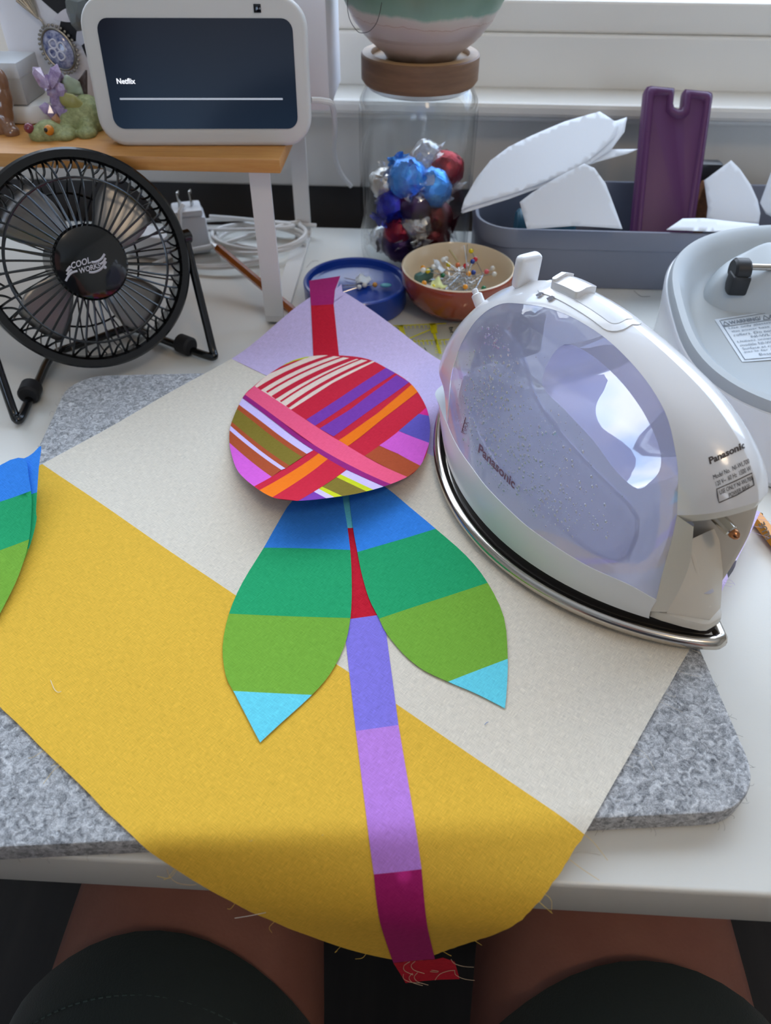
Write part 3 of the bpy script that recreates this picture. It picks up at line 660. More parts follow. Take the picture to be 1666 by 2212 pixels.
# inner reservoir seen through the tank
core = [tuple(p) for p in smooth_path([(.046, .030), (.09, .036), (.14, .038), (.168, .042), (.182, .058), (.178, .080), (.160, .090), (.142, .086), (.124, .076), (.1, .070), (.07, .064), (.046, .056)], 3, True)]
P, F = fill(core, (), .005); n = len(P)
V = [(p[0], it(*p) * .80, p[1]) for p in P] + [(p[0], -it(*p) * .80, p[1]) for p in P]; F2 = [f for f in F] + [tuple(i + n for i in f[::-1]) for f in F]
mk('reservoir', (V, F2), clear('frosted_reservoir', (226, 226, 240), gloss=.05, rough=.15, body=.45, body_rgb=(240, 243, 252), milky=.6), tank, local=True)
mk('reservoir_rim', tube([(p[0], it(*p) * .81, p[1]) for p in core], .0011, 6, True), clear('clear_rim', (235, 235, 250), gloss=.2, body=.3, body_rgb=(225, 225, 240)), tank, local=True)
mk('valve', xf(box(.010, .016, .024, .002), T(.165, 0, .070)), mat('grey_inner_plastic', (168, 164, 180), .4), tank, local=True)
mk('fill_cap', xf(box(.020, .014, .004, .0015), T(.196, 0, .050) @ RY(60)), mat('grey_inner_plastic', (168, 164, 180), .4), tank, local=True)
mk('tank_floor', (lambda P, F: ([(p[0], p[1], .026) for p in P], F))(*fill(inset(lens_loop, .012), (), .02)), mat('pale_chassis', (200, 200, 212), .4), tank, local=True)
# condensation
def drops():
    V, F = [], []; rg = random.Random(3)
    clus = [(.150, .070, .012, 90), (.135, .058, .02, 320), (.115, .055, .02, 330), (.095, .052, .018, 360), (.072, .047, .012, 190), (.165, .085, .006, 60), (.148, .083, .006, 30), (.16, .055, .012, 160)]
    for cu, cw, s, k in clus:
        for _ in range(k):
            u, w = rg.gauss(cu, s), rg.gauss(cw, s * .6)
            if not (.05 < u < .185 and .036 < w < .10): continue
            if inside([(u, w)], HO)[0]: continue
            r = rg.choice((.0002, .00026, .00030, .00036, .00045, .0006, .0009)); b = ball(1, 6, (0, 0, 0)); n0 = len(V); t = it(u, w) + .0001
            V += [(u + x * r, t + y * r * .55, w + z * r * 1.1) for x, y, z in b[0]]; F += [tuple(i + n0 for i in f) for f in b[1]]
    return V, F
mk('water_droplets', drops(), clear('water_drop', (245, 245, 255), gloss=.30, rough=.06, body=.40, body_rgb=(245, 246, 252)), tank, local=True, kind='stuff')
# white skirt between soleplate and tank
wl_u = [.0035] + [p[0] for p in LOs] + [UP[0][0], .205, .2335]; wl_w = [.0185] + [p[1] for p in LOs] + [UP[0][1], .018, .0125]
o_ = np.argsort(wl_u); wl_u, wl_w = np.array(wl_u)[o_], np.array(wl_w)[o_]
def skirt(u0, u1, k, inn=0):
    V = []; us = [u0 + (u1 - u0) * (1 - math.cos(math.pi * i / k)) / 2 for i in range(k + 1)]
    for u in us:
        w1 = float(np.interp(u, wl_u, wl_w)); b0 = max(hb(u) * .945, .0) ; t1 = max(it(u, w1), .0)
        pts = [(b0 * (1 - q) + t1 * q + .0015 * math.sin(math.pi * q), .0125 + (w1 - .0125) * q) for q in (0, .12, .35, .6, .85, 1)]
        V += [(u, v, w) for v, w in pts] + [(u, -v, w) for v, w in pts[::-1]]
    return V, grid_faces(k + 1, 12, True)
mk('base_skirt', skirt(.0215, .2335, 56), mat('satin_white_plastic', (224, 226, 228), .3), iron, local=True, sharp=60)
# rear housing with its socket recess
E_px = [(1499, 1138), (1492, 1210), (1470, 1270), (1441, 1322)]
EE = along([iinv(*p) for p in E_px], 20); RR2 = along(RRr + [np.array([.0222, .0180])], 20)
rh = None
def rsc(w): return float(np.interp(w, [.015, .03, .05, .065], [.40, .62, .88, 1.0]))     # the far cheek draws in towards the foot
for sgn in (1, -1):
    V = []
    for a, b in zip(RR2, EE):
        for q in (0, .3, .6, .85, 1): c = a + (b - a) * q; V.append((c[0], it(*c) if sgn > 0 else -it(*c) * rsc(c[1]), c[1]))
    o = mk('rear_housing' if rh is None else 'housing_cheek', (V, grid_faces(20, 5, sgn < 0)), g_ivory, iron if rh is None else rh, local=True, sharp=60); rh = rh or o
V = []
for b in EE:
    t = it(*b); ub, w = b; k_ = rsc(w)
    V += [(ub, t, w), (ub + .0012, t - .0014, w), (ub + .010, t * .82, w), (ub + .020, t * .55, w), (ub + .024, t * .2, w), (ub + .024, -t * .2 * k_, w), (ub + .020, -t * .55 * k_, w), (ub + .010, -t * .82 * k_, w), (ub + .0012, -t * k_ + .0014, w), (ub, -t * k_, w)]
mk('socket_recess', (V, grid_faces(20, 10, True)), g_ivory, rh, local=True, sharp=60)
e0 = EE[-1]
foot = [(.0030, .0085), (.0045, .0112), (.0100, .0165), (.0174, .0225), (.0232, .0262), (.05, .027)]
foot_loop = foot + [(.05, -.018), (.0232, -.0130), (.0174, -.0100), (.0100, -.0060), (.0050, -.0015), (.0032, .0010)]
mk('rear_foot', prism(foot_loop, .0125, .0182, .0012), g_ivory, rh, local=True)
mk('socket_ramp', ([(.0172, .0212, .0183), (.0048, .0070, .0183), (.0075, -.0030, .0183), (.0172, -.0088, .0183), (.0195, .0218, .0300), (.0160, .0090, .0280), (.0165, -.0045, .0280), (.0190, -.0120, .0300), (.0300, .0198, .0460), (.0310, .0070, .0450), (.0310, -.0070, .0450), (.0300, -.0160, .0460)], [(0, 1, 5, 4), (1, 2, 6, 5), (2, 3, 7, 6), (4, 5, 9, 8), (5, 6, 10, 9), (6, 7, 11, 10)]), g_ivory, rh, local=True, sharp=75)
mk('rear_fin', xf(prism([(0, 0), (.022, 0), (.026, .024), (.017, .018), (.006, .004)], -.0011, .0011, .0004), T(.0085, .0040, .0215) @ RX(90)), g_ivory, rh, local=True)
mk('contact_pin', xf(merge(cyl(.0030, .011, 16, .0006)), T(.030, -.006, .058) @ RY(-100)), mat('chrome_pin', (210, 205, 195), .15, metal=1), rh, local=True)
mk('pin_tip', xf(lathe([(.0022, 0), (.0024, .001), (.0018, .003), (.0006, .004)], 14), T(.0192, -.006, .0561) @ RY(-100)), mat('copper_tip', (190, 130, 90), .25, metal=1), rh, local=True)
# controls on top
def itop(u, v, off=0.0):
    lo, hi = IA(u) * .55, IA(u) * 1.03
    for _ in range(24):
        md = (lo + hi) / 2
        if irho(u, md)[0] < 1 and it(u, md) > abs(v): lo = md
        else: hi = md
    return np.array([u, v, lo + off])
def pad(name, loop_, off, m, parent, sp=.003, skirt_=None):
    P, F = fill(loop_, (), sp); n = len(P); V = [tuple(itop(p[0], p[1], off)) for p in P]
    if skirt_:
        rim = resample(loop_, sp); k = len(V); V += [tuple(itop(p[0], p[1], off)) for p in rim] + [tuple(itop(p[0], p[1], -.001)) for p in rim]; q = len(rim)
        F = list(F) + [(k + i, k + q + i, k + q + (i + 1) % q, k + (i + 1) % q) for i in range(q)]
    return mk(name, (V, F), m, parent, local=True)
pad('switch_plate', [(u, v) for u, v in rrect(.058, .020, .007, 5, .126, 0)], .0006, g_white, hd, skirt_=True)
pad('switch_track', [(u, v) for u, v in rrect(.046, .013, .004, 4, .124, 0)], .0008, mat('satin_white_plastic', (224, 226, 228), .3), hd)
pad('switch_slider', [(u, v) for u, v in rrect(.019, .0125, .002, 3, .137, 0)], .0042, g_white, hd, skirt_=True)
pad('slider_ridge', [(u, v) for u, v in rrect(.003, .0122, .0012, 3, .1455, 0)], .0056, g_white, hd, skirt_=True)
for uu in (.146, .138):
    pad('steam_icon', [(uu, .0100), (uu + .0022, .0100), (uu + .0034, .0122), (uu + .0016, .0128), (uu + .0002, .0122)], .0010, mat('grey_ink', (96, 94, 104), .6), hd, .002)
kb = itop(.172, 0); mk('steam_knob', xf(box(.0072, .0140, .0180, .0026, 3), T(kb[0] + .001, 0, kb[2] - .003) @ RY(-4)), g_white, iron, local=True)
nb = itop(.204, .004); mk('spray_nozzle', xf(merge(cyl(.0032, .008, 14, .0006), xf(cyl(.0018, .011, 12, .0004), T(0, 0, 0))), T(nb[0] - .002, .004, nb[2] - .001) @ RY(48)), g_white, iron, local=True)
# printing on the iron
def grid_map(o, dx, dy, invf, evalf, n=7):
    """flat lettering (x along dx, y along dy, both 0..1) -> on the curved surface"""
    o, dx, dy = map(np.array, (o, dx, dy)); G = np.array([[invf(*(o + dx * (i / (n - 1)) + dy * (j / 2))) for i in range(n)] for j in range(-1, 4)])
    def f(x, y, z=0):
        gx = min(max(x, 0), .9999) * (n - 1); gy = min(max((y * 2 + 1), 0), 3.999); i, j = int(gx), int(gy); a, b = gx - i, gy - j
        q = (G[j, i] * (1 - a) + G[j, i + 1] * a) * (1 - b) + (G[j + 1, i] * (1 - a) + G[j + 1, i + 1] * a) * b
        return evalf(*q)
    return f
def print_on(name, s, o, e, upv, invf, evalf, m, parent, bold=.012, n=7):
    vf = fit(text_mesh(s, 1, bold), 1.0, None); vf = fit(vf, 1.0, 1.0); f = grid_map(o, np.array(e) - np.array(o), upv, invf, evalf, n)
    return mk(name, remap(vf, f), m, parent, smooth=False)
ink_r, ink_d = mat('dull_maroon_ink', (112, 82, 96), .6), mat('dark_brown_ink', (70, 60, 56), .6)
tank_ev = lambda u, w: isurf(u, w, .0003)
print_on('brand_print', 'Panasonic', (1033.7, 976), (1112, 1057), (3.5, -19), lambda x, y: iinv(x, y), tank_ev, ink_r, tank, .03)
print_on('level_print', 'MAX', (1007, 938), (1014.5, 912), (-10.5, -5), lambda x, y: iinv(x, y), tank_ev, ink_r, tank, .0)
lv = [iinv(1007.5, 901), iinv(999.5, 931)]; mk('level_line', tube([isurf(*p, .0003) for p in resample(lv, .002, False)], .0003, 5), ink_r, tank)
def hsurf(ph, v, off=.0003):
    R_ = float(np.interp(ph, _ph, _rr)); d = np.array([math.cos(ph), math.sin(ph)]); lo, hi = .5, 1.0
    for _ in range(18):
        md = (lo + hi) / 2; c = IC + d * R_ * md
        if it(*c) > abs(v): lo = md
        else: hi = md
    c = IC + d * (R_ * lo + off); return iw(c[0], v, c[1])
hinv = lambda x, y: inv(x, y, hsurf, (2.6, .004))
c10 = lambda x, y: (1500 + x / 10.036, 940 + y / 10.036)
for nm, s, o, e, u_, b_ in (('brand_print', 'Panasonic', (345, 635), (1105, 280), (-38, -150), .035), ('model_print', 'Model No.  NI-WL700', (425, 965), (1205, 605), (-22, -100), .0), ('rating_print', '120 V~  60 Hz  1500 W', (480, 1110), (1240, 760), (-25, -100), .0),
                         ('notice_print', 'USE ONLY NI-WL700', (560, 1290), (1270, 975), (-20, -95), .0), ('notice_print', 'POWER BASE', (765, 1352), (1215, 1135), (-18, -88), .0)):
    print_on(nm, s, c10(*o), c10(*e), (u_[0] / 10.036, u_[1] / 10.036), hinv, hsurf, ink_d, hd, b_, 6)
bx = [hinv(*c10(*p)) for p in [(490, 1170), (880, 1000), (1255, 820), (1275, 950), (1300, 1080), (920, 1300), (540, 1463), (510, 1320)]]
mk('notice_frame', tube([hsurf(*p) for p in resample(bx, .08)], .00022, 5, True), ink_d, hd)

# ================================================================== power base of the iron
BCX, BCY, BA, BB = .302, .4605, .134, .1005
def sup(k, a, b, e=2.8): c, s = math.cos(k), math.sin(k); return BCX + a * abs(c) ** (2 / e) * (1 if c > 0 else -1), BCY + b * abs(s) ** (2 / e) * (1 if s > 0 else -1)
def zr(y): return .038 + (y - .34) / .22 * .044
def ring_loft(rows, n=96):
    V = []
    for (da, db, fz) in rows:
        for k in range(n): x, y = sup(2 * math.pi * k / n, BA + da, BB + db); V.append((x, y - .35 * max(0, db), fz(y)))
    return V, [(i * n + k, i * n + (k + 1) % n, (i + 1) * n + (k + 1) % n, (i + 1) * n + k) for i in range(len(rows) - 1) for k in range(n)]
base = thing('iron_power_base', 'white and pale grey power base of the iron at the right edge', 'iron base', (BCX, BCY, 0))
hp = mat('base_white', (226, 228, 232), .25, coat=.3); hgrey = mat('base_pale_grey', (178, 184, 187), .5, bump=(1500, .05))
mk('base_body', ring_loft([(-.006, .016, lambda y: .001), (-.004, .018, lambda y: .006), (-.004, .011, lambda y: zr(y) * .5), (-.001, .001, lambda y: zr(y) - .009), (-.002, -.001, lambda y: zr(y) - .0065), (-.004, -.004, lambda y: zr(y) - .0065)]), hp, base)
mk('base_tray', ring_loft([(-.003, -.003, lambda y: zr(y) - .010), (-.003, -.003, lambda y: zr(y) - .003), (-.0045, -.0045, lambda y: zr(y)), (-.009, -.009, lambda y: zr(y)), (-.015, -.015, lambda y: zr(y) - .005), (-.019, -.019, lambda y: zr(y) - .014), (-.025, -.025, lambda y: zr(y) - .0175), (-.06, -.05, lambda y: zr(y) - .018), (-.1335, -.1, lambda y: zr(y) - .018)]), hgrey, base)
bt = base.children[-1]
sl_ = math.atan2(.044, .22)
def btp(x, y, h): return Vector((x, y, zr(y) - .018 + h))
hump = [(.201, .494), (.209, .484), (.225, .480), (.30, .478), (.39, .480), (.40, .51), (.385, .531), (.30, .534), (.235, .532), (.214, .522), (.204, .508)]
P, F = fill([tuple(p) for p in smooth_path(hump, 4, True)], (), .0025)
hl = np.array(resample([tuple(p) for p in smooth_path(hump, 4, True)], .0006))
V = []
for p in P:
    d = np.sqrt(((hl - p) ** 2).sum(1).min()); V.append(btp(p[0], p[1], -.004 + .0305 * math.sin(math.pi / 2 * min(1, d / .014)) ** .8 * (.75 + .25 * sstep(.225, .245, p[0]))))
mk('roller_block', (V, F), hgrey, bt)
rkx = at(1588, 548, z=.079)[0]
pr_ = btp(rkx, .492, .0235)
mk('roller', xf(merge(cyl(.0085, .011, 24, .0015)), T(pr_.x - .005, pr_.y, pr_.z) @ RY(90)), mat('black_roller', (26, 26, 28), .45), bt)
mk('roller_bracket', xf(box(.013, .012, .014, .002), T(pr_.x, pr_.y - .004, pr_.z - .014)), MATS['black_roller'], bt)
mk('roller_rod', tube([(pr_.x, pr_.y, pr_.z + .003), (pr_.x + .14, pr_.y, pr_.z + .003)], .0022, 10), steel, bt)
mk('roller', xf(cyl(.0085, .011, 24, .0015), T(pr_.x + .10, pr_.y, pr_.z) @ RY(90)), MATS['black_roller'], bt)
bn = (0, -math.sin(sl_), math.cos(sl_)); b0 = btp(.25, .44, .0006)
def bpl(px, py, h=0.0): p = atp(px, py, b0, bn); return tuple(p + np.array(bn) * h)
TL, BL_ = (1544, 690), (1604, 782)
def lab(x, y, h=.0002):
    """label position: x right (px), y down 0..1"""
    l = np.array(TL) + (np.array(BL_) - np.array(TL)) * y; return bpl(l[0] + x, l[1] - x * (.16 - .08 * y), h)
lb = mk('warning_label', ([lab(0, 0, .0), lab(320, 0, .0), lab(330, 1, .0), lab(0, 1, .0)], [(0, 3, 2, 1)]), mat('label_silver', (206, 216, 226), .35), base, smooth=False)
ink_b = mat('label_ink', (120, 130, 142), .6)
def lprint(s, x, y0, w, h, bold=.0):
    vf = fit(fit(text_mesh(s, 1, bold), 1, None), 1, 1); mk('label_print', remap(vf, lambda a, b, c: lab(x + a * w, y0 - b * h, .0004)), ink_b, lb, smooth=False)
def lline(a, b, th=.00022): mk('label_line', tube([lab(*a, .0003), lab(*b, .0003)], th, 4), ink_b, lb)
lprint('WARNING/', 24, .165, 68, .075, .02); lprint('AVERTISSEMENT', 108, .165, 120, .075, .02)
for x0 in (10, 96): lline((x0, .165), (x0 + 5.5, .085), .0002); lline((x0 + 5.5, .085), (x0 + 13, .165), .0002); lline((x0, .165), (x0 + 13, .165), .0002)
for k, (s, x, w) in enumerate((('Use only electric iron with', 16, 150), ('this power base. Heated plate and', 17, 175), ('rollers. Do not touch.', 17, 122), ('NI-WL700', 50, 62), ('Utilisez uniquement le fer', 16, 140), ('mod\u00e8le NI-WL700 avec cette base.', 17, 170), ('Surface et rouleaux chauds. Ne', 17, 160), ('pas le fer une fois', 17, 100), ("Base d'alimentation", 44, 120))):
    lprint(s, x, .27 + k * .078, w, .050)
for a, b in (((10, .045), (300, .045)), ((8, .045), (8, .955)), ((8, .955), (300, .955)), ((8, .19), (300, .19))): lline(a, b)

# ================================================================== bamboo riser
RT = .132
riser = thing('monitor_riser', 'bamboo topped riser shelf with white metal legs', 'shelf', (-.36, .612, 0))
bamboo = mat('bamboo_board', (206, 152, 84), .42, var=(26, (184, 124, 60), .22), aniso=(1, 14, 14))
mk('board', xf(box(.5245, .195, .0095, .0012), T(-.35775, .6125, RT - .0095)), bamboo, riser)
for lx in (-.113, -.60):
    P_ = [(lx, .5285, RT - .0096), (lx, .5285, .010), (lx, .5298, .0052), (lx, .533, .0028), (lx, .538, .0018), (lx, .694, .0018), (lx, .699, .0028), (lx, .702, .0055), (lx, .703, .010), (lx, .703, RT - .0096)]
    mk('leg_frame', bar(P_, .0145, .0026, (1, 0, 0)), MATS['white_steel'], riser, smooth=False)

# ================================================================== smart display
DP = at(449, 321, Y=.536); drz = math.radians(4)
ds = np.array([math.cos(drz), math.sin(drz), 0]); dbk = np.array([-ds[1], ds[0], 0]); dth = math.radians(10)
dup = np.array([0, 0, 1]) * math.cos(dth) + dbk * math.sin(dth); DN = np.cross(ds, dup)
DP = np.array([DP[0], DP[1], RT + .0006]); DW = frame(DP, ds, DN)
disp = thing('smart_display', 'pale grey smart display with a dark lit screen on the riser', 'display', mtx=DW)
shell = mat('pale_grey_shell', (206, 204, 200), .45)
mk('display_body', prism(rrect(.1435, .0855, .0175, 8, 0, .04275), -.014, .0, .0030, 3), shell, disp, local=True)
mk('rear_wedge', (lambda A, B: (A + B, [(i, (i + 1) % 4, 4 + (i + 1) % 4, 4 + i) for i in range(4)] + [(7, 6, 5, 4)]))([(-.062, .006, -.0135), (.062, .006, -.0135), (.062, .078, -.0135), (-.062, .078, -.0135)], [(-.05, .004, -.050), (.05, .004, -.050), (.05, .020, -.052), (-.05, .020, -.052)]), mat('grey_speaker_cloth', (176, 176, 176), .9), disp, local=True)
def dl(px, py, h=0.0):
    p = atp(px, py, DP + DN * h, DN); q = p - DP; return float(q @ ds), float(q @ dup)
sc_ = [dl(*p) for p in ((211, 40), (634, 38), (642, 277), (245, 279))]
sw = (sc_[1][0] + sc_[2][0] - sc_[0][0] - sc_[3][0]) / 2; sh = (sc_[0][1] + sc_[1][1] - sc_[2][1] - sc_[3][1]) / 2; sx = sum(p[0] for p in sc_) / 4; sy = sum(p[1] for p in sc_) / 4
scr = bpy.data.materials.new('lit_dark_screen'); scr.use_nodes = True
def scr_nodes():
    N, L = scr.node_tree.nodes, scr.node_tree.links; b = N['Principled BSDF']; b.inputs['Base Color'].default_value = (.004, .004, .006, 1); b.inputs['Roughness'].default_value = .12
    t = N.new('ShaderNodeTexCoord'); s = N.new('ShaderNodeSeparateXYZ'); L.new(t.outputs['Generated'], s.inputs[0]); r = N.new('ShaderNodeValToRGB'); L.new(s.outputs['Y'], r.inputs['Fac'])
    r.color_ramp.elements[0].color = srgb((42, 60, 82)) + (1,); r.color_ramp.elements[1].color = srgb((27, 30, 42)) + (1,)
    L.new(r.outputs['Color'], b.inputs['Emission Color']); b.inputs['Emission Strength'].default_value = .45; b.inputs['Specular IOR Level'].default_value = .06
scr_nodes()
screen = mk('screen', prism(rrect(sw, sh, .007, 6, sx, sy), -.0005, .0006), scr, disp, local=True)
glow = mat('screen_white', (220, 222, 226), .4, emit=((215, 218, 224), 1.2))
def dprint(s, o, w, h, m):
    a, b = dl(*o); vf = fit(fit(text_mesh(s, 1, .02), w, None), w, h); mk('screen_text', xf(vf, T(a, b, .0009)), m, screen, local=True, smooth=False)
l0, l1 = dl(254, 181), dl(294, 181); l2 = dl(254, 169); dprint('Netflix', (254, 181), l1[0] - l0[0], (l2[1] - l0[1]) * 1.0, glow)
q0, q1 = dl(260, 214), dl(611, 213); mk('progress_bar', xf(box(q1[0] - q0[0], .0011, .0003), T((q0[0] + q1[0]) / 2, (q0[1] + q1[1]) / 2, .0007)), mat('bar_grey', (170, 178, 190), .4, emit=((170, 178, 190), .5)), screen, local=True, smooth=False)
cc = dl(556, 18); mk('camera_window', xf(box(.0046, .0046, .0008, .0003), T(cc[0], cc[1], 0)), mat('black_glass', (14, 14, 18), .08), disp, local=True)
pw = [tuple(at(*p, Y=y)) for p, y in (((672, 216), .575), ((700, 218), .58), ((718, 228), .59), ((724, 275), .63), ((722, 330), .69), ((735, 372), .72), ((758, 402), .735))]
mk('display_cable', tube(smooth_path(pw, 8), .0021, 8), mat('white_cable', (222, 220, 216), .4), label='white power cable leaving the right side of the smart display', cat='cable')

# ================================================================== things on the riser, left
tb = thing('tissue_box', 'white box with black flower print behind the smart display', 'box', (-.1935, .668, RT))
mk('box_body', xf(box(.241, .086, .110, .002), T(-.1936, .668, RT)), mat('white_card', (226, 224, 228), .6), tb)
def petal(cx, cz, a, l, w):
    out = [];  ca, sa = math.cos(a), math.sin(a)
    for k in range(15):
        t = k / 14; x = l * t; h = w * math.sin(math.pi * t ** .8); out.append((x, h))
    out += [(x, -h) for x, h in out[-2:0:-1]]; return [(cx + x * ca - h * sa, cz + x * sa + h * ca) for x, h in out]
blk = mat('black_print', (22, 20, 24), .6); wht = mat('white_print', (222, 218, 224), .6)
def face_print(name, loop, m, d, par): P, F = fill(loop, (), .006); return mk(name, ([(p[0], .6249 - d, p[1]) for p in P], F), m, par)
for k, (cx, cz) in enumerate(((-.241, .196), (-.166, .17))):
    for j in range(9): face_print('printed_flower', petal(cx, cz, j * .698 + .2, .038, .0105), blk, .0002, tb)
    for j in range(9): face_print('printed_petal', petal(cx + .010 * math.cos(j * .698 + .55), cz + .010 * math.sin(j * .698 + .55), j * .698 + .55, .022, .0042), wht, .0004, tb)
# pendant hung on the box
silver = mat('antique_silver', (150, 146, 138), .32, metal=1.0, bump=(700, .4))
pp = at(127, 107, Y=.619); PW = frame(pp, (math.cos(math.radians(0)), 0, 0), (0, -1, .12)) @ RZ(28)
pend = thing('pendant', 'oval blue and white knot pendant in a silver frame', 'pendant', mtx=PW)
mk('cabochon', xf(lathe([(.0001, .0032), (.004, .003), (.008, .0022), (.0105, .0008), (.011, 0)], 32, False), Matrix.Diagonal((.93, 1.18, 1, 1))), mat('blue_enamel', (52, 66, 120), .12, var=(300, (170, 172, 196), .12), coat=.6), pend, local=True)
fv = merge(tube([(.0115 * .93 * math.cos(a), .0115 * 1.18 * math.sin(a), .0004) for a in np.linspace(0, 2 * math.pi, 48, False)], .0009, 6, True), *[ball(.0012, 6, (.0137 * .93 * math.cos(a), .0137 * 1.15 * math.sin(a), 0)) for a in np.linspace(0, 2 * math.pi, 30, False)])
mk('filigree_frame', fv, silver, pend, local=True)
knot = [tube(smooth_path([(r * math.cos(a + q) * .93, r * math.sin(a + q), .0032) for q, r in ((-.55, .002), (-.6, .0048), (-.3, .0068), (.3, .0068), (.6, .0048), (.55, .002))], 5, True), .00055, 5, True) for a in (0, math.pi / 2, math.pi, -math.pi / 2)]
mk('knot_emblem', merge(*knot), mat('white_enamel', (214, 214, 226), .4), pend, local=True)
mk('bail', merge(tube(smooth_path([(0, .0150, 0), (.0012, .0190, 0), (0, .0225, 0)], 4), .0008, 6), *[tube([(0, .0215, .0), (x, .037, .0006 * math.sin(x * 900))], .0009, 5) for x in np.linspace(-.0065, .0065, 8)]), silver, pend, local=True)
cr = at(172, 25, Y=.613)
def gem(n, r, seed, sq=(1, 1, 1)):
    rg = random.Random(seed); bm = bmesh.new(); bmesh.ops.create_icosphere(bm, subdivisions=n, radius=r)
    for v in bm.verts: v.co = Vector((v.co.x * sq[0], v.co.y * sq[1], v.co.z * sq[2])) * rg.uniform(.8, 1.15)
    bm.verts.index_update(); V = [v.co.copy() for v in bm.verts]; F = [[v.index for v in f.verts] for f in bm.faces]; bm.free(); return V, F
mk('mineral_lump', xf(gem(2, .010, 4, (.9, .7, 1.3)), T(*cr)), mat('grey_crystal', (126, 132, 132), .25, metal=.5), smooth=False, label='glittering grey mineral lump against the flower print box', cat='mineral')
wch = thing('white_stand', 'white rounded charging stand at the left end of the riser', 'stand', (-.305, .60, RT))
wp = mat('white_soft_plastic', (226, 226, 222), .35)
bp_ = [at(100, 250, z=RT + .012), at(92, 190, z=RT + .012)]
mk('stand_base', xf(prism(rrect(.13, .046, .016, 6), 0, .013, .003), T(-.340, .598, RT)), wp, wch)
mk('stand_back', xf(box(.055, .010, .06, .004), T(-.345, .613, RT + .009)), wp, wch)
gb = thing('grey_box', 'small pale grey cardboard box lying on the white charging stand', 'box', (-.327, .592, RT + .0132))
mk('carton', xf(box(.082, .034, .0235, .0008), T(-.327, .592, RT + .0134)), mat('grey_carton', (176, 176, 174), .8, bump=(800, .15)), gb)
mk('carton_lid', xf(box(.0826, .0346, .010, .0008), T(-.327, .592, RT + .0300)), mat('pale_carton', (204, 208, 212), .7, bump=(800, .15)), gb)
def blob(name, balls, m, parent=None, vox=.0012, **k):
    """one continuous body grown from overlapping rounded masses"""
    o = mk(name, merge(*[xf(ball(1, 14), T(*c) @ Matrix.Rotation(a, 4, ax) @ Matrix.Diagonal((s[0], s[1], s[2], 1))) for c, s, a, ax in balls]), m, parent, **k)
    r = o.modifiers.new('remesh', 'REMESH'); r.mode = 'VOXEL'; r.voxel_size = vox; r.use_smooth_shade = True
    sm = o.modifiers.new('smooth', 'SMOOTH'); sm.iterations = 6; sm.factor = .5
    return o
def B(c, s, a=0.0, ax='Z'): return (c, s, a, ax)
dr = thing('dragon_figurine', 'small green dragon figurine with purple crystal, head down on the riser', 'figurine', (-.255, .552, RT))
skin_g = mat('scaly_green', (118, 126, 78), .5, var=(350, (168, 172, 120), .2), bump=(900, .6))
def dq(px, py, Y): p = at(px, py, Y=Y); return (p[0], p[1], max(p[2], RT + .002))
h0, bd = dq(112, 288, .548), dq(180, 250, .566)
blob('body', [B(dq(88, 290, .545), (.0085, .0075, .0062)), B(dq(105, 285, .547), (.0095, .0085, .0080)), B(dq(122, 290, .549), (.009, .008, .0070)), B(dq(140, 285, .556), (.007, .007, .007)), B(dq(150, 272, .560), (.007, .008, .009)),
              B(dq(172, 258, .566), (.0125, .011, .0120)), B(dq(192, 250, .570), (.0125, .012, .0140)), B(dq(148, 292, .550), (.006, .007, .0062)), B(dq(144, 302, .546), (.0065, .006, .0035)), B(dq(192, 284, .558), (.006, .0065, .009)), B(dq(190, 298, .553), (.0070, .007, .0045)), B(dq(205, 235, .575), (.008, .008, .008)), B(dq(168, 285, .572), (.005, .005, .010))], skin_g, dr, .0009)
mk('nose', xf(ball(.0035, 12), T(*dq(63, 277, .541))), mat('ruby_nose', (122, 44, 58), .25, coat=.5), dr)
for q, c_, r_ in ((dq(106, 281, .5395), (206, 130, 40), .0034), (dq(100, 281, .5372), (20, 18, 16), .0016)): mk('eye', xf(ball(r_, 12), T(*q)), mat('eye_%d' % c_[0], c_, .15), dr)
def wing(name, px, Y, m, bend=.004):
    P, F = fill(px, (), 7); return mk(name, ([tuple(np.array(at(p[0], p[1], Y=Y)) + np.array([0, bend * math.sin(p[0] * .12), 0])) for p in P], [f[::-1] for f in F]), m, dr, solid=.0012)
wing('wing', [(132, 190), (133, 172), (142, 162), (150, 161), (158, 170), (168, 180), (172, 195), (175, 207), (168, 210), (155, 205), (143, 207), (135, 205)], .572, mat('pale_wing', (186, 200, 178), .4))
wing('wing', [(165, 176), (178, 158), (186, 150), (188, 214), (176, 214), (174, 200), (168, 184)], .578, mat('dark_brown_wing', (78, 60, 54), .5))
blob('front_wing', [B(dq(143, 216, .562), (.005, .003, .005)), B(dq(156, 222, .562), (.0058, .003, .0062)), B(dq(168, 232, .563), (.0058, .003, .0066)), B(dq(176, 240, .564), (.0045, .003, .0052))], mat('olive_wing', (150, 146, 84), .4), dr, .0009)
mk('ear', xf(gem(1, .0045, 3, (.7, .5, 1.7)), T(*dq(120, 268, .552)) @ RY(20)), mat('tan_ear', (170, 120, 80), .4), dr, smooth=False)
V, F = [], []
for k in range(26):
    rg = random.Random(k); b = xf(gem(1, .0052, k, (.8, .8, rg.uniform(1.0, 1.7))), T(*(np.array(dq(118, 205, .566)) + np.array([rg.uniform(-.007, .007), rg.uniform(-.004, .004), rg.uniform(-.015, .012)]))) @ RX(rg.uniform(-50, 50)) @ RY(rg.uniform(-50, 50))); V, F = merge((V, F), b)
mk('amethyst', (V, F), mat('amethyst', (112, 82, 134), .12, var=(160, (196, 178, 206), .25), coat=.6), dr, smooth=False)
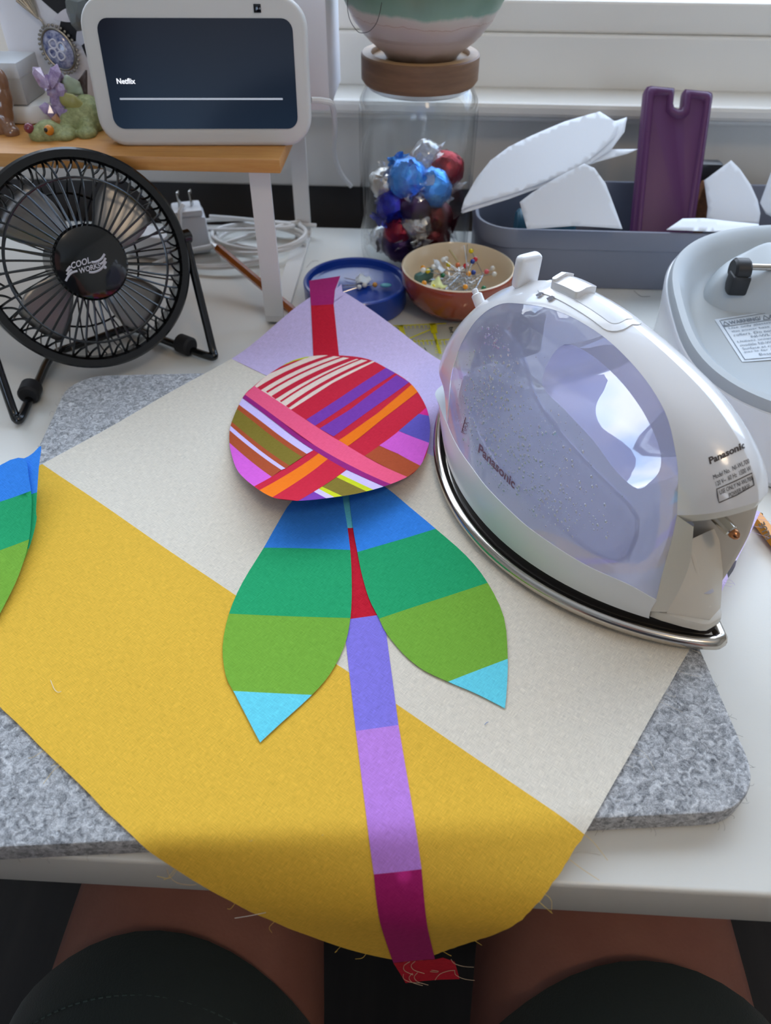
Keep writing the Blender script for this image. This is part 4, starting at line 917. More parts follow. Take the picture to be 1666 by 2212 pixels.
br = blob('brown_figurine', [B(dq(4, 175, .560), (.0042, .005, .008)), B(dq(6, 205, .560), (.0062, .006, .012)), B(dq(8, 235, .559), (.0062, .006, .012)), B(dq(4, 258, .558), (.007, .006, .010)), B(dq(14, 268, .557), (.0055, .0055, .0085)), B(dq(22, 282, .555), (.0050, .005, .0065)), B(dq(27, 290, .553), (.0058, .0055, .0045)), B(dq(-14, 285, .556), (.009, .007, .008))], mat('glazed_brown', (128, 92, 68), .18, coat=.6), None, .0009, label='glossy brown figurine cut off by the left edge', cat='figurine')

# ================================================================== desk fan
FC = CC + .000310 * ray(187, 567); fs = np.array([.786, .621, 0]); fs /= np.linalg.norm(fs); ft = math.radians(20)
fn = np.array([fs[1], -fs[0], 0]) * math.cos(ft) + np.array([0, 0, 1]) * math.sin(ft); FW = frame(FC, fs, fn)
fan = thing('desk_fan', 'small black desk fan with a round wire grille', 'fan', mtx=FW)
fblk = mat('black_fan_enamel', (9, 9, 10), .25, coat=.2)
RF = .0695
mk('ring', lathe([(RF - .0072, .0030), (RF - .0058, .0052), (RF - .0014, .0055), (RF, .0040), (RF, -.0120), (RF - .0015, -.0130), (RF - .0058, -.0130), (RF - .0068, -.0115), (RF - .0072, .003)], 96, False), fblk, fan, local=True)
sp0 = None
for k in range(44):
    a = 2 * math.pi * k / 44
    if sp0 is None:
        sp0 = mk('grille_wire', tube(smooth_path([(.018, 0, .0115), (.030, .0003, .0118), (.046, .0008, .0105), (.0545, .0016, .0088), (.0605, .0030, .0055), (.0640, .0046, -.0005)], 4), .00080, 6), fblk, fan, local=True)
        continue
    c = sp0.copy(); COL.objects.link(c); c.parent = fan; c.matrix_local = Matrix.Rotation(a, 4, 'Z')
for k in range(44):
    a = 2 * math.pi * k / 44
    if k == 0: sp1 = mk('grille_hook', tube(smooth_path([(.0545, .0016, .0088), (.0570, -.0012, .0065), (.0610, -.0034, .0025), (.0642, -.0044, -.0025)], 4), .00080, 6), fblk, fan, local=True); continue
    c = sp1.copy(); COL.objects.link(c); c.parent = fan; c.matrix_local = Matrix.Rotation(a, 4, 'Z')
mk('grille_hoop', tube([(.0515 * math.cos(a), .0515 * math.sin(a), .0098) for a in np.linspace(0, 2 * math.pi, 72, False)], .0009, 6, True), fblk, fan, local=True)
cap = mk('hub_cap', lathe([(.0235, .0085), (.0240, .0125), (.0225, .0146), (.0160, .0162), (.0080, .0168), (.00001, .0170)], 64, False), mat('glossy_black_cap', (10, 10, 11), .10, coat=.5), fan, local=True)
for k in range(36):
    a = 2 * math.pi * (k + .5) / 36
    if k == 0: bk0 = mk('back_wire', xf(tube(smooth_path([(.016, 0, -.040), (.045, 0, -.038), (.058, 0, -.030), (.0640, 0, -.012)], 4), .0006, 5), Matrix.Rotation(a, 4, 'Z')), fblk, fan, local=True); continue
    c = bk0.copy(); COL.objects.link(c); c.parent = fan; c.matrix_local = Matrix.Rotation(2 * math.pi * k / 36, 4, 'Z')
mk('back_hoop', tube([(.045 * math.cos(a), .045 * math.sin(a), -.0385) for a in np.linspace(0, 2 * math.pi, 60, False)], .0008, 5, True), fblk, fan, local=True)
mk('motor', xf(cyl(.020, .034, 32, .003), T(0, 0, -.046)), fblk, fan, local=True)
mk('blade_hub', xf(cyl(.014, .014, 28, .003), T(0, 0, -.012)), mat('brushed_aluminium', (150, 148, 146), .38, metal=.85), fan, local=True)
def blade():
    V, F = [], []; nr, na = 9, 9
    for i in range(nr):
        r = .012 + .044 * i / (nr - 1); wd = .25 + .62 * math.sin(math.pi * min(1, .18 + .62 * i / (nr - 1)))
        for j in range(na): a = (j / (na - 1) - .5) * wd + .15 * i / (nr - 1); V.append((r * math.cos(a), r * math.sin(a), -.006 - .012 * (j / (na - 1) - .5) * (1 - .3 * i / nr)))
    return V, grid_faces(nr, na)
for k in range(4):
    o = mk('blade', blade(), MATS['brushed_aluminium'], fan, local=True, solid=.0006); o.matrix_local = Matrix.Rotation(math.pi / 2 * k + .5, 4, 'Z')
pR, pL = FC + fs * (RF + .003) - fn * .004, FC - fs * (RF + .003) - fn * .004
g = lambda x, y: tuple(at(x, y, z=.0045))
path = [tuple(pR)] + [tuple(pR + (np.array(g(462, 766)) - pR) * t + np.array([0, 0, 0])) for t in (.5, .93)] + [g(462, 770), g(440, 766), g(400, 752), g(335, 727), g(300, 712), g(270, 710), g(200, 735), g(125, 760), g(102, 783), g(85, 820), g(66, 858), g(46, 900), g(36, 906)]
gl_ = np.array(g(32, 900)); path += [tuple(gl_ + (pL - gl_) * t + np.array([0, 0, 0])) for t in (.07, .5)] + [tuple(pL)]
mk('stand', tube(smooth_path(path, 6), .0030, 10), fblk, fan)
for pv in (pR, pL): mk('pivot_screw', xf(cyl(.005, .010, 16, .001), Matrix.Translation(Vector(pv) - Vector(fs) * .006) @ Vector((0, 0, 1)).rotation_difference(Vector(fs)).to_matrix().to_4x4()), fblk, fan)
for (x, y, x2, y2) in ((402, 753, 372, 741), (68, 853, 60, 873)):
    a, b = Vector(g(x, y)), Vector(g(x2, y2)); d = (b - a).normalized()
    mk('rubber_foot', xf(cyl(.0072, .013, 20, .0015), Matrix.Translation(a - d * .0065 + Vector((0, 0, .0032))) @ Vector((0, 0, 1)).rotation_difference(d).to_matrix().to_4x4()), mat('matte_rubber', (24, 24, 26), .7), fan)
# printed logo on the hub
def fpl(px, py, h=.0172): return tuple(atp(px, py, FC + fn * h, fn))
logo_ink = mat('logo_white', (186, 184, 190), .5)
k8 = lambda x, y: (80 + x / 7.573, 480 + y / 7.573)
def fprint(s, o, e, u):
    o, e, u = np.array(k8(*o)), np.array(k8(*e)), np.array(u) / 7.573; vf = fit(fit(text_mesh(s, 1, .025), 1, None), 1, 1)
    mk('logo_text', remap(vf, lambda a, b, c: fpl(*(o + (e - o) * a + u * b))), logo_ink, cap, smooth=False)
fprint('COOL', (562, 770), (885, 668), (-12, -108)); fprint('WORKS', (695, 845), (1042, 742), (-16, -88))
for L_ in ([(485, 805), (515, 755), (548, 722)], [(490, 862), (535, 800), (570, 776)], [(470, 962), (510, 885), (570, 825), (660, 798)], [(890, 655), (965, 648), (1050, 600), (1105, 520)], [(1030, 690), (1085, 650), (1120, 585)], [(850, 818), (940, 815), (1050, 760), (1128, 640)]):
    mk('logo_swoosh', tube([fpl(*k8(*p), .0171) for p in smooth_path(L_, 4)], .00075, 5), logo_ink, cap)
mk('logo_dot', xf(ball(.0011, 10), Matrix.Translation(fpl(*k8(1112, 738)))), logo_ink, cap)

# ================================================================== glass jar with wooden lid, bowl planter on top
JX, JY = -.0055, .664
jar = thing('glass_jar', 'clear glass jar with wooden lid holding wrapped sweets', 'jar', (JX, JY, 0))
jp = [(.001, .0030), (.040, .0030), (.0465, .0050), (.0485, .0100), (.0488, .06), (.0488, .124), (.0475, .133), (.0440, .1395), (.0415, .1425), (.0415, .150)]
jin = [(r - .0022, z + .0012) for r, z in jp[:0:-1]] + [(.001, .0052)]
mk('jar_glass', xf(lathe([(.001, .0005), (.044, .0005), (.0472, .0025)] + jp[3:] + [(.0393, .150)] + jin, 64, False), T(JX, JY, 0)), clear('jar_glass', (253, 254, 254), gloss=.025, rough=.01), jar)
wd = mat('walnut_lid_side', (150, 112, 80), .55, var=(14, (92, 64, 46), .3), aniso=(1, 1, 7), bump=(120, .2)); wt_ = mat('acacia_lid_top', (200, 164, 116), .55, var=(14, (156, 122, 84), .25), aniso=(1, 9, 1))
lidp = mk('jar_lid', xf(lathe([(.0400, .1440), (.0440, .1445), (.0462, .1475), (.0462, .1640), (.0452, .1650)], 64, False), T(JX, JY, 0)), wd, jar)
mk('lid_top', xf(lathe([(.0452, .1650), (.0385, .1652), (.0380, .1640), (.0380, .1618), (.0001, .1618)], 64, False), T(JX, JY, 0)), wt_, lidp)
mk('lid_seal', xf(lathe([(.0400, .1440), (.0412, .1415), (.0385, .1400), (.0001, .1400)], 48, False), T(JX, JY, 0)), clear('seal_ring', (240, 240, 240), gloss=.08, body=.4), lidp)
glaze = bpy.data.materials.new('reactive_glaze'); glaze.use_nodes = True
def glaze_nodes():
    N, L = glaze.node_tree.nodes, glaze.node_tree.links; b = N['Principled BSDF']; b.inputs['Roughness'].default_value = .28
    t = N.new('ShaderNodeTexCoord'); s = N.new('ShaderNodeSeparateXYZ'); L.new(t.outputs['Object'], s.inputs[0])
    n = N.new('ShaderNodeTexNoise'); n.inputs['Scale'].default_value = 55; n.inputs['Detail'].default_value = 5; mp = N.new('ShaderNodeMapping'); mp.inputs['Scale'].default_value = (1, 1, .25); L.new(t.outputs['Object'], mp.inputs['Vector']); L.new(mp.outputs['Vector'], n.inputs['Vector'])
    ma = N.new('ShaderNodeMath'); ma.operation = 'MULTIPLY_ADD'; ma.inputs[1].default_value = .011; L.new(n.outputs['Fac'], ma.inputs[0]); L.new(s.outputs['Z'], ma.inputs[2])
    mr = N.new('ShaderNodeMapRange'); mr.inputs['From Min'].default_value = .005; mr.inputs['From Max'].default_value = .065; L.new(ma.outputs[0], mr.inputs['Value'])
    r = N.new('ShaderNodeValToRGB'); L.new(mr.outputs['Result'], r.inputs['Fac']); e = r.color_ramp.elements
    e[0].position = .0; e[0].color = srgb((118, 88, 62)) + (1,); e[1].position = 1; e[1].color = srgb((104, 112, 92)) + (1,)
    for p, c in ((.14, (178, 156, 140)), (.40, (192, 172, 164)), (.47, (198, 176, 164)), (.475, (176, 140, 122)), (.485, (200, 180, 168)), (.56, (198, 186, 174)), (.60, (128, 156, 138)), (.8, (106, 128, 108))): x = e.new(p); x.color = srgb(c) + (1,)
    L.new(r.outputs['Color'], b.inputs['Base Color'])
glaze_nodes()
pot = mk('ceramic_pot', xf(lathe([(.001, .004), (.024, .004), (.026, 0), (.0275, .0005), (.0300, .004), (.0415, .0125), (.0525, .025), (.0605, .040), (.0635, .054), (.0610, .068), (.0560, .082), (.0520, .088), (.0500, .087), (.0540, .080), (.0595, .060), (.0580, .035), (.045, .016), (.02, .008), (.0001, .007)], 64, False), T(JX + .001, JY - .003, .1623)), glaze, label='round ceramic pot with green and pink drip glaze on the wooden lid', cat='pot')
hair = [at(*p, Y=.592) for p in ((752, -5), (751, 20), (757, 45), (770, 65), (780, 71), (797, 68), (812, 52), (820, 30), (825, 5))]
mk('stray_hair', tube(smooth_path(hair, 6), .00022, 4), mat('dark_hair', (60, 52, 50), .6), label='dark stray hair looped in front of the ceramic pot', cat='hair')
# wrapped sweets in the jar
def foil(name, c, metal=.7): return mat('foil_' + name, c, .24, metal=metal, bump=(260, 1.0))
def sweet(px, py, Y, r, body, wrap, label, seed):
    rg = random.Random(seed); c = at(px, py, Y=Y); c[2] = max(c[2], r + .006); d = np.hypot(c[0] - JX, c[1] - JY)
    if d > .0435 - r * 1.05: k = (.0435 - r * 1.05) / d; c[0], c[1] = JX + (c[0] - JX) * k, JY + (c[1] - JY) * k
    Mx = T(*c) @ RZ(rg.uniform(0, 360)) @ RY(rg.uniform(-60, 60)); t = thing('wrapped_sweet', label, 'sweet', mtx=Mx, group='wrapped sweets in the jar')
    V, F = ball(r, 20); V = [tuple(np.array([x * (1 + .06 * math.sin(9 * y / r + seed)), y * (1 + .06 * math.sin(7 * z / r)), z * .97]) * rg.uniform(.93, 1.05)) for x, y, z in V]; mk('sweet_body', (V, F), body, t, local=True)
    for sg in (1, -1):
        V, n = [], 22
        for i in range(6):
            q = i / 5; rr = r * (.62 - .45 * math.sin(min(1, q * 1.6) * math.pi / 2) + .62 * max(0, q - .45) * 1.2)
            for k in range(n): a = 2 * math.pi * k / n; w = rr * (1 + .28 * q * math.sin(5 * a + seed)); V.append((sg * r * (.80 + .42 * q), w * math.cos(a), w * math.sin(a) * .75 + r * .08 * q * math.sin(7 * a)))
        mk('wrapper_twist', (V, [(i * n + k, i * n + (k + 1) % n, (i + 1) * n + (k + 1) % n, (i + 1) * n + k) for i in range(5) for k in range(n)]), wrap, t, local=True)
lb_, db_, rd, sv, pu, dk = foil('light_blue', (66, 148, 236)), foil('royal_blue', (32, 44, 170)), foil('red', (150, 28, 40)), foil('silver', (206, 200, 194), .9), foil('purple', (58, 32, 76)), foil('dark_red', (84, 22, 30))
film = clear('clear_wrapper', (246, 246, 248), gloss=.22, rough=.12, body=.22)
for i, (x, y, Y, r, bo, wr, lbl) in enumerate([(882, 384, .640, .0165, lb_, lb_, 'light blue foil sweet at the left top of the heap in the jar'), (957, 420, .628, .0165, lb_, film, 'light blue foil sweet with white label at the right of the jar'), (968, 365, .672, .0155, rd, film, 'red sweet in clear film at the top right of the heap'),
        (922, 340, .684, .0150, film, film, 'clear film twist standing highest in the heap'), (820, 398, .650, .0135, sv, film, 'silver sweet at the top left of the heap'), (822, 452, .634, .0160, db_, db_, 'royal blue foil sweet at the left of the jar'), (906, 500, .620, .0150, sv, sv, 'crumpled silver foil sweet at the front of the jar'),
        (852, 505, .632, .0140, rd, film, 'dark red sweet left of the crumpled silver one'), (898, 446, .632, .0150, pu, film, 'purple sweet in film below the light blue one'), (962, 478, .634, .0155, dk, dk, 'dark red sweet under the light blue one with label'), (798, 520, .646, .0130, film, film, 'clear film sweet low at the left of the jar'),
        (850, 555, .630, .0160, pu, pu, 'dark purple sweet at the bottom left of the jar'), (960, 528, .630, .0160, dk, film, 'dark red sweet at the bottom right of the jar'), (905, 560, .650, .0160, pu, pu, 'purple sweet at the bottom middle of the jar'), (870, 440, .680, .0160, db_, db_, 'royal blue sweet at the back of the heap'), (930, 450, .690, .0160, rd, rd, 'red sweet at the back of the heap')]):
    sweet(x, y, Y, r, bo, wr, lbl, i)
lab_ = at(940, 412, Y=.611)

# ================================================================== blue lid, pin bowl
blue = mat('cobalt_plastic', (22, 62, 158), .28, coat=.2)
LX, LY = -.052, .5715
mk('blue_lid', xf(lathe([(.0001, .0150), (.0365, .0150), (.0385, .0160), (.0392, .0205), (.0402, .0212), (.0420, .0210), (.0428, .0200), (.0420, .0020), (.0410, .0005), (.0001, .0005)], 72, False), T(LX, LY, 0)), blue, label='round cobalt blue plastic lid with pins lying in it', cat='lid')
BX, BY = .0310, .5690
bowl = thing('pin_bowl', 'small terracotta bowl with cream inside full of sewing pins', 'bowl', (BX, BY, 0))
mk('bowl_outside', xf(lathe([(.0001, .0010), (.0200, .0010), (.0240, .0004), (.0300, .0040), (.0395, .0125), (.0445, .0240), (.0458, .0345), (.0452, .0362)], 72, False), T(BX, BY, 0)), mat('terracotta_glaze', (166, 74, 40), .14, var=(30, (140, 58, 34), .3), coat=.4), bowl)
mk('bowl_inside', xf(lathe([(.0452, .0362), (.0440, .0368), (.0430, .0355), (.0418, .0250), (.0370, .0150), (.0280, .0080), (.0001, .0060)], 72, False), T(BX, BY, 0)), mat('cream_glaze', (224, 204, 172), .2, coat=.3), bowl)
pinsteel = mat('pin_steel', (190, 190, 188), .22, metal=1.0)
HC = {'yellow': (232, 208, 20), 'orange': (240, 160, 30), 'white': (232, 232, 226), 'green': (0, 118, 72), 'red': (206, 20, 36), 'blue': (22, 60, 150), 'pink': (232, 100, 110), 'coral': (238, 128, 76)}
def pin(c, head, tip, grp, where, flat=False):
    h, t = Vector(head), Vector(tip); d = (t - h); L_ = d.length; Wm = Matrix.Translation(h) @ Vector((0, 0, 1)).rotation_difference(d.normalized()).to_matrix().to_4x4()
    o = thing('sewing_pin', where, 'pin', mtx=Wm, group=grp)
    mk('shaft', lathe([(.00028, 0), (.00028, L_ - .003), (.00003, L_)], 6), pinsteel, o, local=True)
    mk('pin_head', ball(.0021, 12) if not flat else ball(.0032, 14, (0, 0, 0), (.45, 1, 1.5)), mat('pin_head_' + c, HC.get(c, (130, 190, 210)), .25, coat=.3), o, local=True)
rg = random.Random(11)
heads = [('orange', 914, 580), ('yellow', 924, 588), ('white', 936, 582), ('green', 957, 588), ('white', 914, 597), ('orange', 917, 606), ('yellow', 937, 615), ('yellow', 969, 573), ('coral', 989, 575), ('yellow', 1017, 556), ('white', 1033, 552), ('red', 1005, 583), ('blue', 1020, 578), ('red', 1026, 572), ('white', 1066, 572), ('pink', 1052, 580), ('white', 1069, 586), ('blue', 1022, 598), ('orange', 1006, 615), ('white', 954, 535), ('white', 957, 574), ('blue', 1007, 570), ('green', 1046, 616), ('orange', 1012, 600)]
for i, (c, x, y) in enumerate(heads):
    h = at(x, y, z=.0285 - .006 * sstep(535, 520, y)); dx, dy = h[0] - BX, h[1] - BY; d = math.hypot(dx, dy)
    if d > .036: h[0], h[1] = BX + dx * .036 / d, BY + dy * .036 / d
    h[2] = .0250 + rg.uniform(0, .009); a = math.atan2(BY - h[1], BX - h[0]) + rg.uniform(-.7, .7); L_ = rg.uniform(.026, .032)
    t = (h[0] + L_ * math.cos(a) * .96, h[1] + L_ * math.sin(a) * .96, max(.011, h[2] - rg.uniform(.004, .011)))
    same = sorted([q for q in heads if q[0] == c], key=lambda q: q[1]); k_ = same.index((c, x, y)); m_ = len(same)
    wh = '' if m_ == 1 else ('leftmost ' if k_ == 0 else 'rightmost ' if k_ == m_ - 1 else ('second', 'third', 'fourth', 'fifth', 'sixth', 'seventh')[k_ - 1] + ' from left ')
    pin(c, h, t, 'pins in the terracotta bowl', wh + '%s headed sewing pin in the terracotta bowl' % c)
def loose_pins(n):
    V, F = [], []
    for k in range(n):
        a, r = rg.uniform(0, 6.28), rg.uniform(0, .020); p = np.array([BX + r * math.cos(a), BY + r * math.sin(a), rg.uniform(.013, .026)]); b = rg.uniform(0, 3.14); d = np.array([math.cos(b), math.sin(b), rg.uniform(-.25, .35)]) * .013
        V, F = merge((V, F), tube([p - d, p + d], .00028, 5))
    return V, F
mk('loose_pin_shafts', loose_pins(70), pinsteel, bowl, kind='stuff')
st = [at(1006, 545, Y=BY + .012), at(1012, 540, Y=BY + .010)]
for k, (x, y, x2, y2) in enumerate(((1010, 528, 1005, 612), (1003, 530, 1012, 600), (972, 540, 990, 566))):
    a, b = at(x, y, Y=BY + .008 - k * .004), at(x2, y2, Y=BY - .012)
    b[2] = max(b[2], .012); mk('sewing_needle', tube([a, (np.array(a) + b) / 2, b], [.0003, .0004, .0001] if k < 2 else [.0009, .0009, .0009], 6), pinsteel if k < 2 else mat('brass_needle', (206, 186, 140), .3, metal=.8), label=('steel needle standing tallest in the pin bowl', 'steel needle crossing the tallest one in the pin bowl', 'flat brass needle leaning at the back of the pin bowl')[k], cat='needle')
def scrap(px, z, m, label, name='fabric_scrap', cat='scrap'):
    P, F = fill(px, (), 6); mk(name, ([tuple(np.array(at(p[0], p[1], z=z)) + np.array([0, 0, .0012 * math.sin(p[0] * .3)])) for p in P], [f[::-1] for f in F]), m, label=label, cat=cat, solid=.0006)
scrap([(936, 556), (944, 562), (962, 580), (955, 588), (942, 580)], .0300, mat('white_tape', (226, 232, 236), .5), 'pointed white scrap in the pin bowl')
scrap([(934, 604), (948, 599), (955, 610), (966, 618), (950, 622), (930, 622)], .0285, mat('pale_yellow_tape', (222, 224, 150), .6), 'pale yellow scrap in the pin bowl')
tg = at(908, 572, z=.024); mk('teal_clip', xf(box(.020, .0060, .012, .0025), T(-.0020 + .006, BY + .004, .0175) @ RZ(48)), mat('teal_gel', (72, 110, 104), .25), label='rounded teal clip at the left wall of the pin bowl', cat='clip')
for k, (c, x, y, x2, y2, f_) in enumerate((('pearl', 788, 616, 735, 617, False), ('amber', 810, 615, 738, 622, False), ('aqua', 834, 616, 742, 616, True), ('white', 780, 608, 742, 600, False), ('white', 776, 620, 738, 632, False))):
    HC.update(pearl=(226, 220, 208), amber=(206, 146, 50), aqua=(96, 178, 196)); h = at(x, y, z=.0185); t = at(x2, y2, z=.0162)
    pin(c, h, t, 'pins lying on the blue lid', ('pearl headed pin on the blue lid', 'amber headed pin on the blue lid', 'pin with a flat aqua head on the blue lid', 'white headed pin beside the scrap on the blue lid', 'white headed pin nearest the cloth on the blue lid')[k], f_)
scrap([(768, 598), (778, 592), (797, 596), (803, 606), (790, 612), (770, 610)], .0195, mat('white_tape', (226, 232, 236), .5), 'small white scrap on the blue lid')

# ================================================================== quilting ruler
RZ_ = .0025
rul = thing('quilting_ruler', 'clear quilting ruler with yellow grid lines between bowl and cloth', 'ruler', tuple(at(900, 730, z=0)))
def rp(x, y, h=0.0): return np.array(at(810 + x / 8.768, 690 + y / 8.768, z=RZ_ + h))
c0, c1, c2, c3_ = rp(100, 120), rp(2600, 20), rp(2900, 900), rp(0, 900)
ux = (c1 - c0); ux /= np.linalg.norm(ux)
pts = [c0, c1, c1 + np.array([.002, -.075, 0]), c0 + np.array([-.004, -.075, 0])]
mk('ruler_sheet', ([tuple(p) for p in pts] + [tuple(p - np.array([0, 0, .0022])) for p in pts], [(3, 2, 1, 0), (4, 5, 6, 7), (0, 1, 5, 4), (1, 2, 6, 5), (2, 3, 7, 6), (3, 0, 4, 7)]), clear('ruler_acrylic', (252, 252, 246), gloss=.05, body=.25, body_rgb=(236, 236, 224)), rul, smooth=False)
ry = mat('ruler_yellow', (214, 204, 20), .5); rk_ = mat('ruler_black', (48, 46, 44), .6)
def rline(a, b, w, m=ry, name='ruler_line'):
    a, b = rp(*a, .0002), rp(*b, .0002); d = b - a; n = np.array([-d[1], d[0], 0]); n /= np.linalg.norm(n); mk(name, ([tuple(a - n * w / 2), tuple(b - n * w / 2), tuple(b + n * w / 2), tuple(a + n * w / 2)], [(0, 1, 2, 3)]), m, rul, smooth=False)
rline((150, 130), (1350, 75), .0016); rline((600, 425), (1480, 375), .0012); rline((490, 110), (560, 400), .0040); rline((1085, 70), (1130, 260), .0050); rline((1120, 250), (1240, 650), .0022); rline((590, 385), (1080, 180), .0014)
for k in range(9): x = 660 + k * 80; rline((x, 375), (x + 30, 480), .0007)
for k in range(13): x = 180 + k * 82; rline((x, 100), (x + 14, 165), .0006)
for k in range(6): y = 430 + k * 40; rline((1140, y), (1270, y - 4), .0006)
def rtext(s, o, e, u): o, e, u = map(np.array, (o, e, u)); vf = fit(fit(text_mesh(s, 1, .02), 1, None), 1, 1); mk('ruler_print', remap(vf, lambda a, b, c: tuple(rp(*(o + (e - o) * a + u * b), .0003))), rk_, rul, smooth=False)
rtext('bring', (1375, 150), (1475, 470), (105, -8)); rline((935, 530), (980, 590), .0007, rk_)

# ================================================================== grey tray and its contents
tg_ = mat('blue_grey_plastic', (116, 120, 134), .45)
TX0, TX1, TY0, TY1 = .053, .42, .614, .718
tray = thing('storage_tray', 'blue grey plastic desk tray holding papers', 'tray', ((TX0 + TX1) / 2, .661, 0))
def tr_loop(g): return rrect(TX1 - TX0 + 2 * g, TY1 - TY0 + 2 * g, .026 + g, 8, (TX0 + TX1) / 2, (TY0 + TY1) / 2)
def loft(loops): n = len(loops[0][0]); V = [(p[0], p[1], z) for l, z in loops for p in l]; return V, [(i * n + k, i * n + (k + 1) % n, (i + 1) * n + (k + 1) % n, (i + 1) * n + k) for i in range(len(loops) - 1) for k in range(n)]
v, f_ = loft([(tr_loop(.004), .0005), (tr_loop(.0045), .002), (tr_loop(.0052), .0345), (tr_loop(.0068), .0355), (tr_loop(.0072), .0495), (tr_loop(.0062), .0510), (tr_loop(.0040), .0510), (tr_loop(.0030), .0495), (tr_loop(.0010), .004)])
n_ = len(tr_loop(0)); f_ = f_ + [tuple(range(n_))[::-1], tuple(range(8 * n_, 9 * n_))]
mk('tray_shell', (v, f_), tg_, tray)
# paper leaf templates leaning over the tray's left end
paper = mat('white_paper', (226, 230, 236), .7, bump=(200, .08))
PN = np.array([.06, -.58, .81]); PN /= np.linalg.norm(PN); PP = np.array([.10, .628, .085])
def psheet(name, px, back, label, bend=.0, group='loose papers in the tray', m=paper, P0=None, N0=None, cx=1170, sp=10):
    P, F = fill(px, (), sp); p0, n0 = (PP if P0 is None else np.array(P0)), (PN if N0 is None else np.array(N0) / np.linalg.norm(N0))
    V = [tuple(atp(p[0], p[1], p0 - n0 * back, n0) + n0 * bend * (((p[0] - cx) / 150) ** 2)) for p in P]
    return mk(name, (V, [f[::-1] for f in F]), m, label=label, cat='paper', group=group, solid=.0003)
L1 = [(998, 448), (1005, 425), (1030, 382), (1060, 345), (1100, 316), (1150, 292), (1220, 262), (1297, 238), (1318, 250), (1341, 264), (1330, 292), (1300, 322), (1262, 352), (1215, 378), (1160, 400), (1100, 420), (1040, 436)]
psheet('leaf_template', L1, .0, 'topmost white paper leaf template of the stack over the tray', -.002)
psheet('leaf_template', [(999, 457), (1012, 428), (1040, 385), (1075, 348), (1120, 322), (1200, 288), (1290, 262), (1335, 256), (1358, 247), (1352, 280), (1322, 320), (1272, 354), (1217, 384), (1162, 407), (1100, 429), (1040, 446)], .0022, 'second white paper leaf template of the stack over the tray', -.002)
psheet('leaf_template', [(997, 455), (1005, 430), (1060, 360), (1200, 350), (1300, 320), (1383, 315), (1360, 326), (1290, 348), (1220, 374), (1140, 412), (1060, 440)], .0044, 'lowest white paper leaf template of the stack over the tray', -.002)
psheet('paper_sheet', [(1124, 434), (1150, 415), (1200, 385), (1262, 353), (1285, 362), (1310, 395), (1330, 445), (1348, 492), (1300, 490), (1240, 488), (1180, 492), (1140, 493), (1132, 465)], 0, 'curved white paper sheet standing at the front of the tray', -.006, P0=(.13, .604, .075), N0=(0, -.80, .60), cx=1230)
psheet('paper_sheet', [(1522, 388), (1530, 383), (1580, 346), (1600, 366), (1622, 398), (1638, 432), (1644, 460), (1640, 485), (1560, 485), (1527, 476), (1530, 446)], 0, 'curved white paper sheet right of the purple case', -.006, P0=(.25, .655, .06), N0=(-.1, -.75, .65), cx=1590)
psheet('paper_sheet', [(1440, 496), (1475, 472), (1520, 471), (1570, 477), (1640, 484), (1640, 500), (1540, 500)], 0, 'flat white paper strip on the tray rim beside the power base', 0, P0=(.2, .60, .0520), N0=(0, -.25, .97), cx=1530)
psheet('paper_sheet', [(1666, 372), (1700, 360), (1720, 500), (1690, 480), (1655, 462), (1642, 438)], 0, 'crumpled white paper at the right edge of the photo', -.004, P0=(.28, .65, .06), N0=(-.4, -.8, .4), cx=1690)
# purple notched case
Pb, Pt = at(1434, 492, Y=.640), at(1470, 190, Y=.712); upv = Pt - Pb; Hh = float(np.linalg.norm(upv)); upv /= Hh
xd = np.array([1, .05, 0]) - upv * (np.array([1, .05, 0]) @ upv); PWm = frame(Pb, xd, np.cross(xd, upv))
wT, wB = .0575, .0515
pcase = thing('purple_case', 'tall purple plastic case with a notch in its top edge', 'case', mtx=PWm)
def pol(g, nt=True):
    a, b, H_ = wB / 2 - g, wT / 2 - g, Hh - g; y0 = -.030 + g; r = .004
    top = [(b, H_ - r), (b - .001, H_ - .001), (b - r, H_)] + ([(.0045 + g * .8, H_), (.0040 + g * .8, H_ - .003), (.0040 + g * .8, H_ - .0125), (.0028 + g * .5, H_ - .0155 + (0 if not g else -.001)), (0, H_ - .0165 - g * .2), (-.0028 - g * .5, H_ - .0155), (-.0040 - g * .8, H_ - .0125), (-.0040 - g * .8, H_ - .003), (-.0045 - g * .8, H_)] if nt else []) + [(-b + r, H_), (-b + .001, H_ - .001), (-b, H_ - r)]
    return [(-a, y0), (a, y0)] + top
purp = mat('plum_plastic', (80, 36, 80), .4, spec=.35)
mk('case_shell', prism(pol(0), -.010, .0, .0014, 2), purp, pcase, local=True)
rimo, rimi = pol(.0012), pol(.0075)
n_ = len(rimo); V = [(p[0], p[1], .0) for p in rimo] + [((p[0] * .7 + q[0] * .3), (p[1] * .7 + q[1] * .3), .0022) for p, q in zip(rimo, rimi)] + [((p[0] * .25 + q[0] * .75), (p[1] * .25 + q[1] * .75), .0022) for p, q in zip(rimo, rimi)] + [(p[0], p[1], .0001) for p in rimi]
mk('raised_rim', (V, [(i * n_ + k, i * n_ + (k + 1) % n_, (i + 1) * n_ + (k + 1) % n_, (i + 1) * n_ + k) for i in range(3) for k in range(n_)]), purp, pcase, local=True, sharp=60)
mk('cork_block', xf(box(.016, .012, .060, .002), T(at(1518, 455, Y=.69)[0] - .006, .688, .0045) @ RY(6)), mat('cork', (138, 86, 44), .8, var=(300, (100, 60, 30), .2)), label='brown cork strip standing behind the purple case', cat='cork')
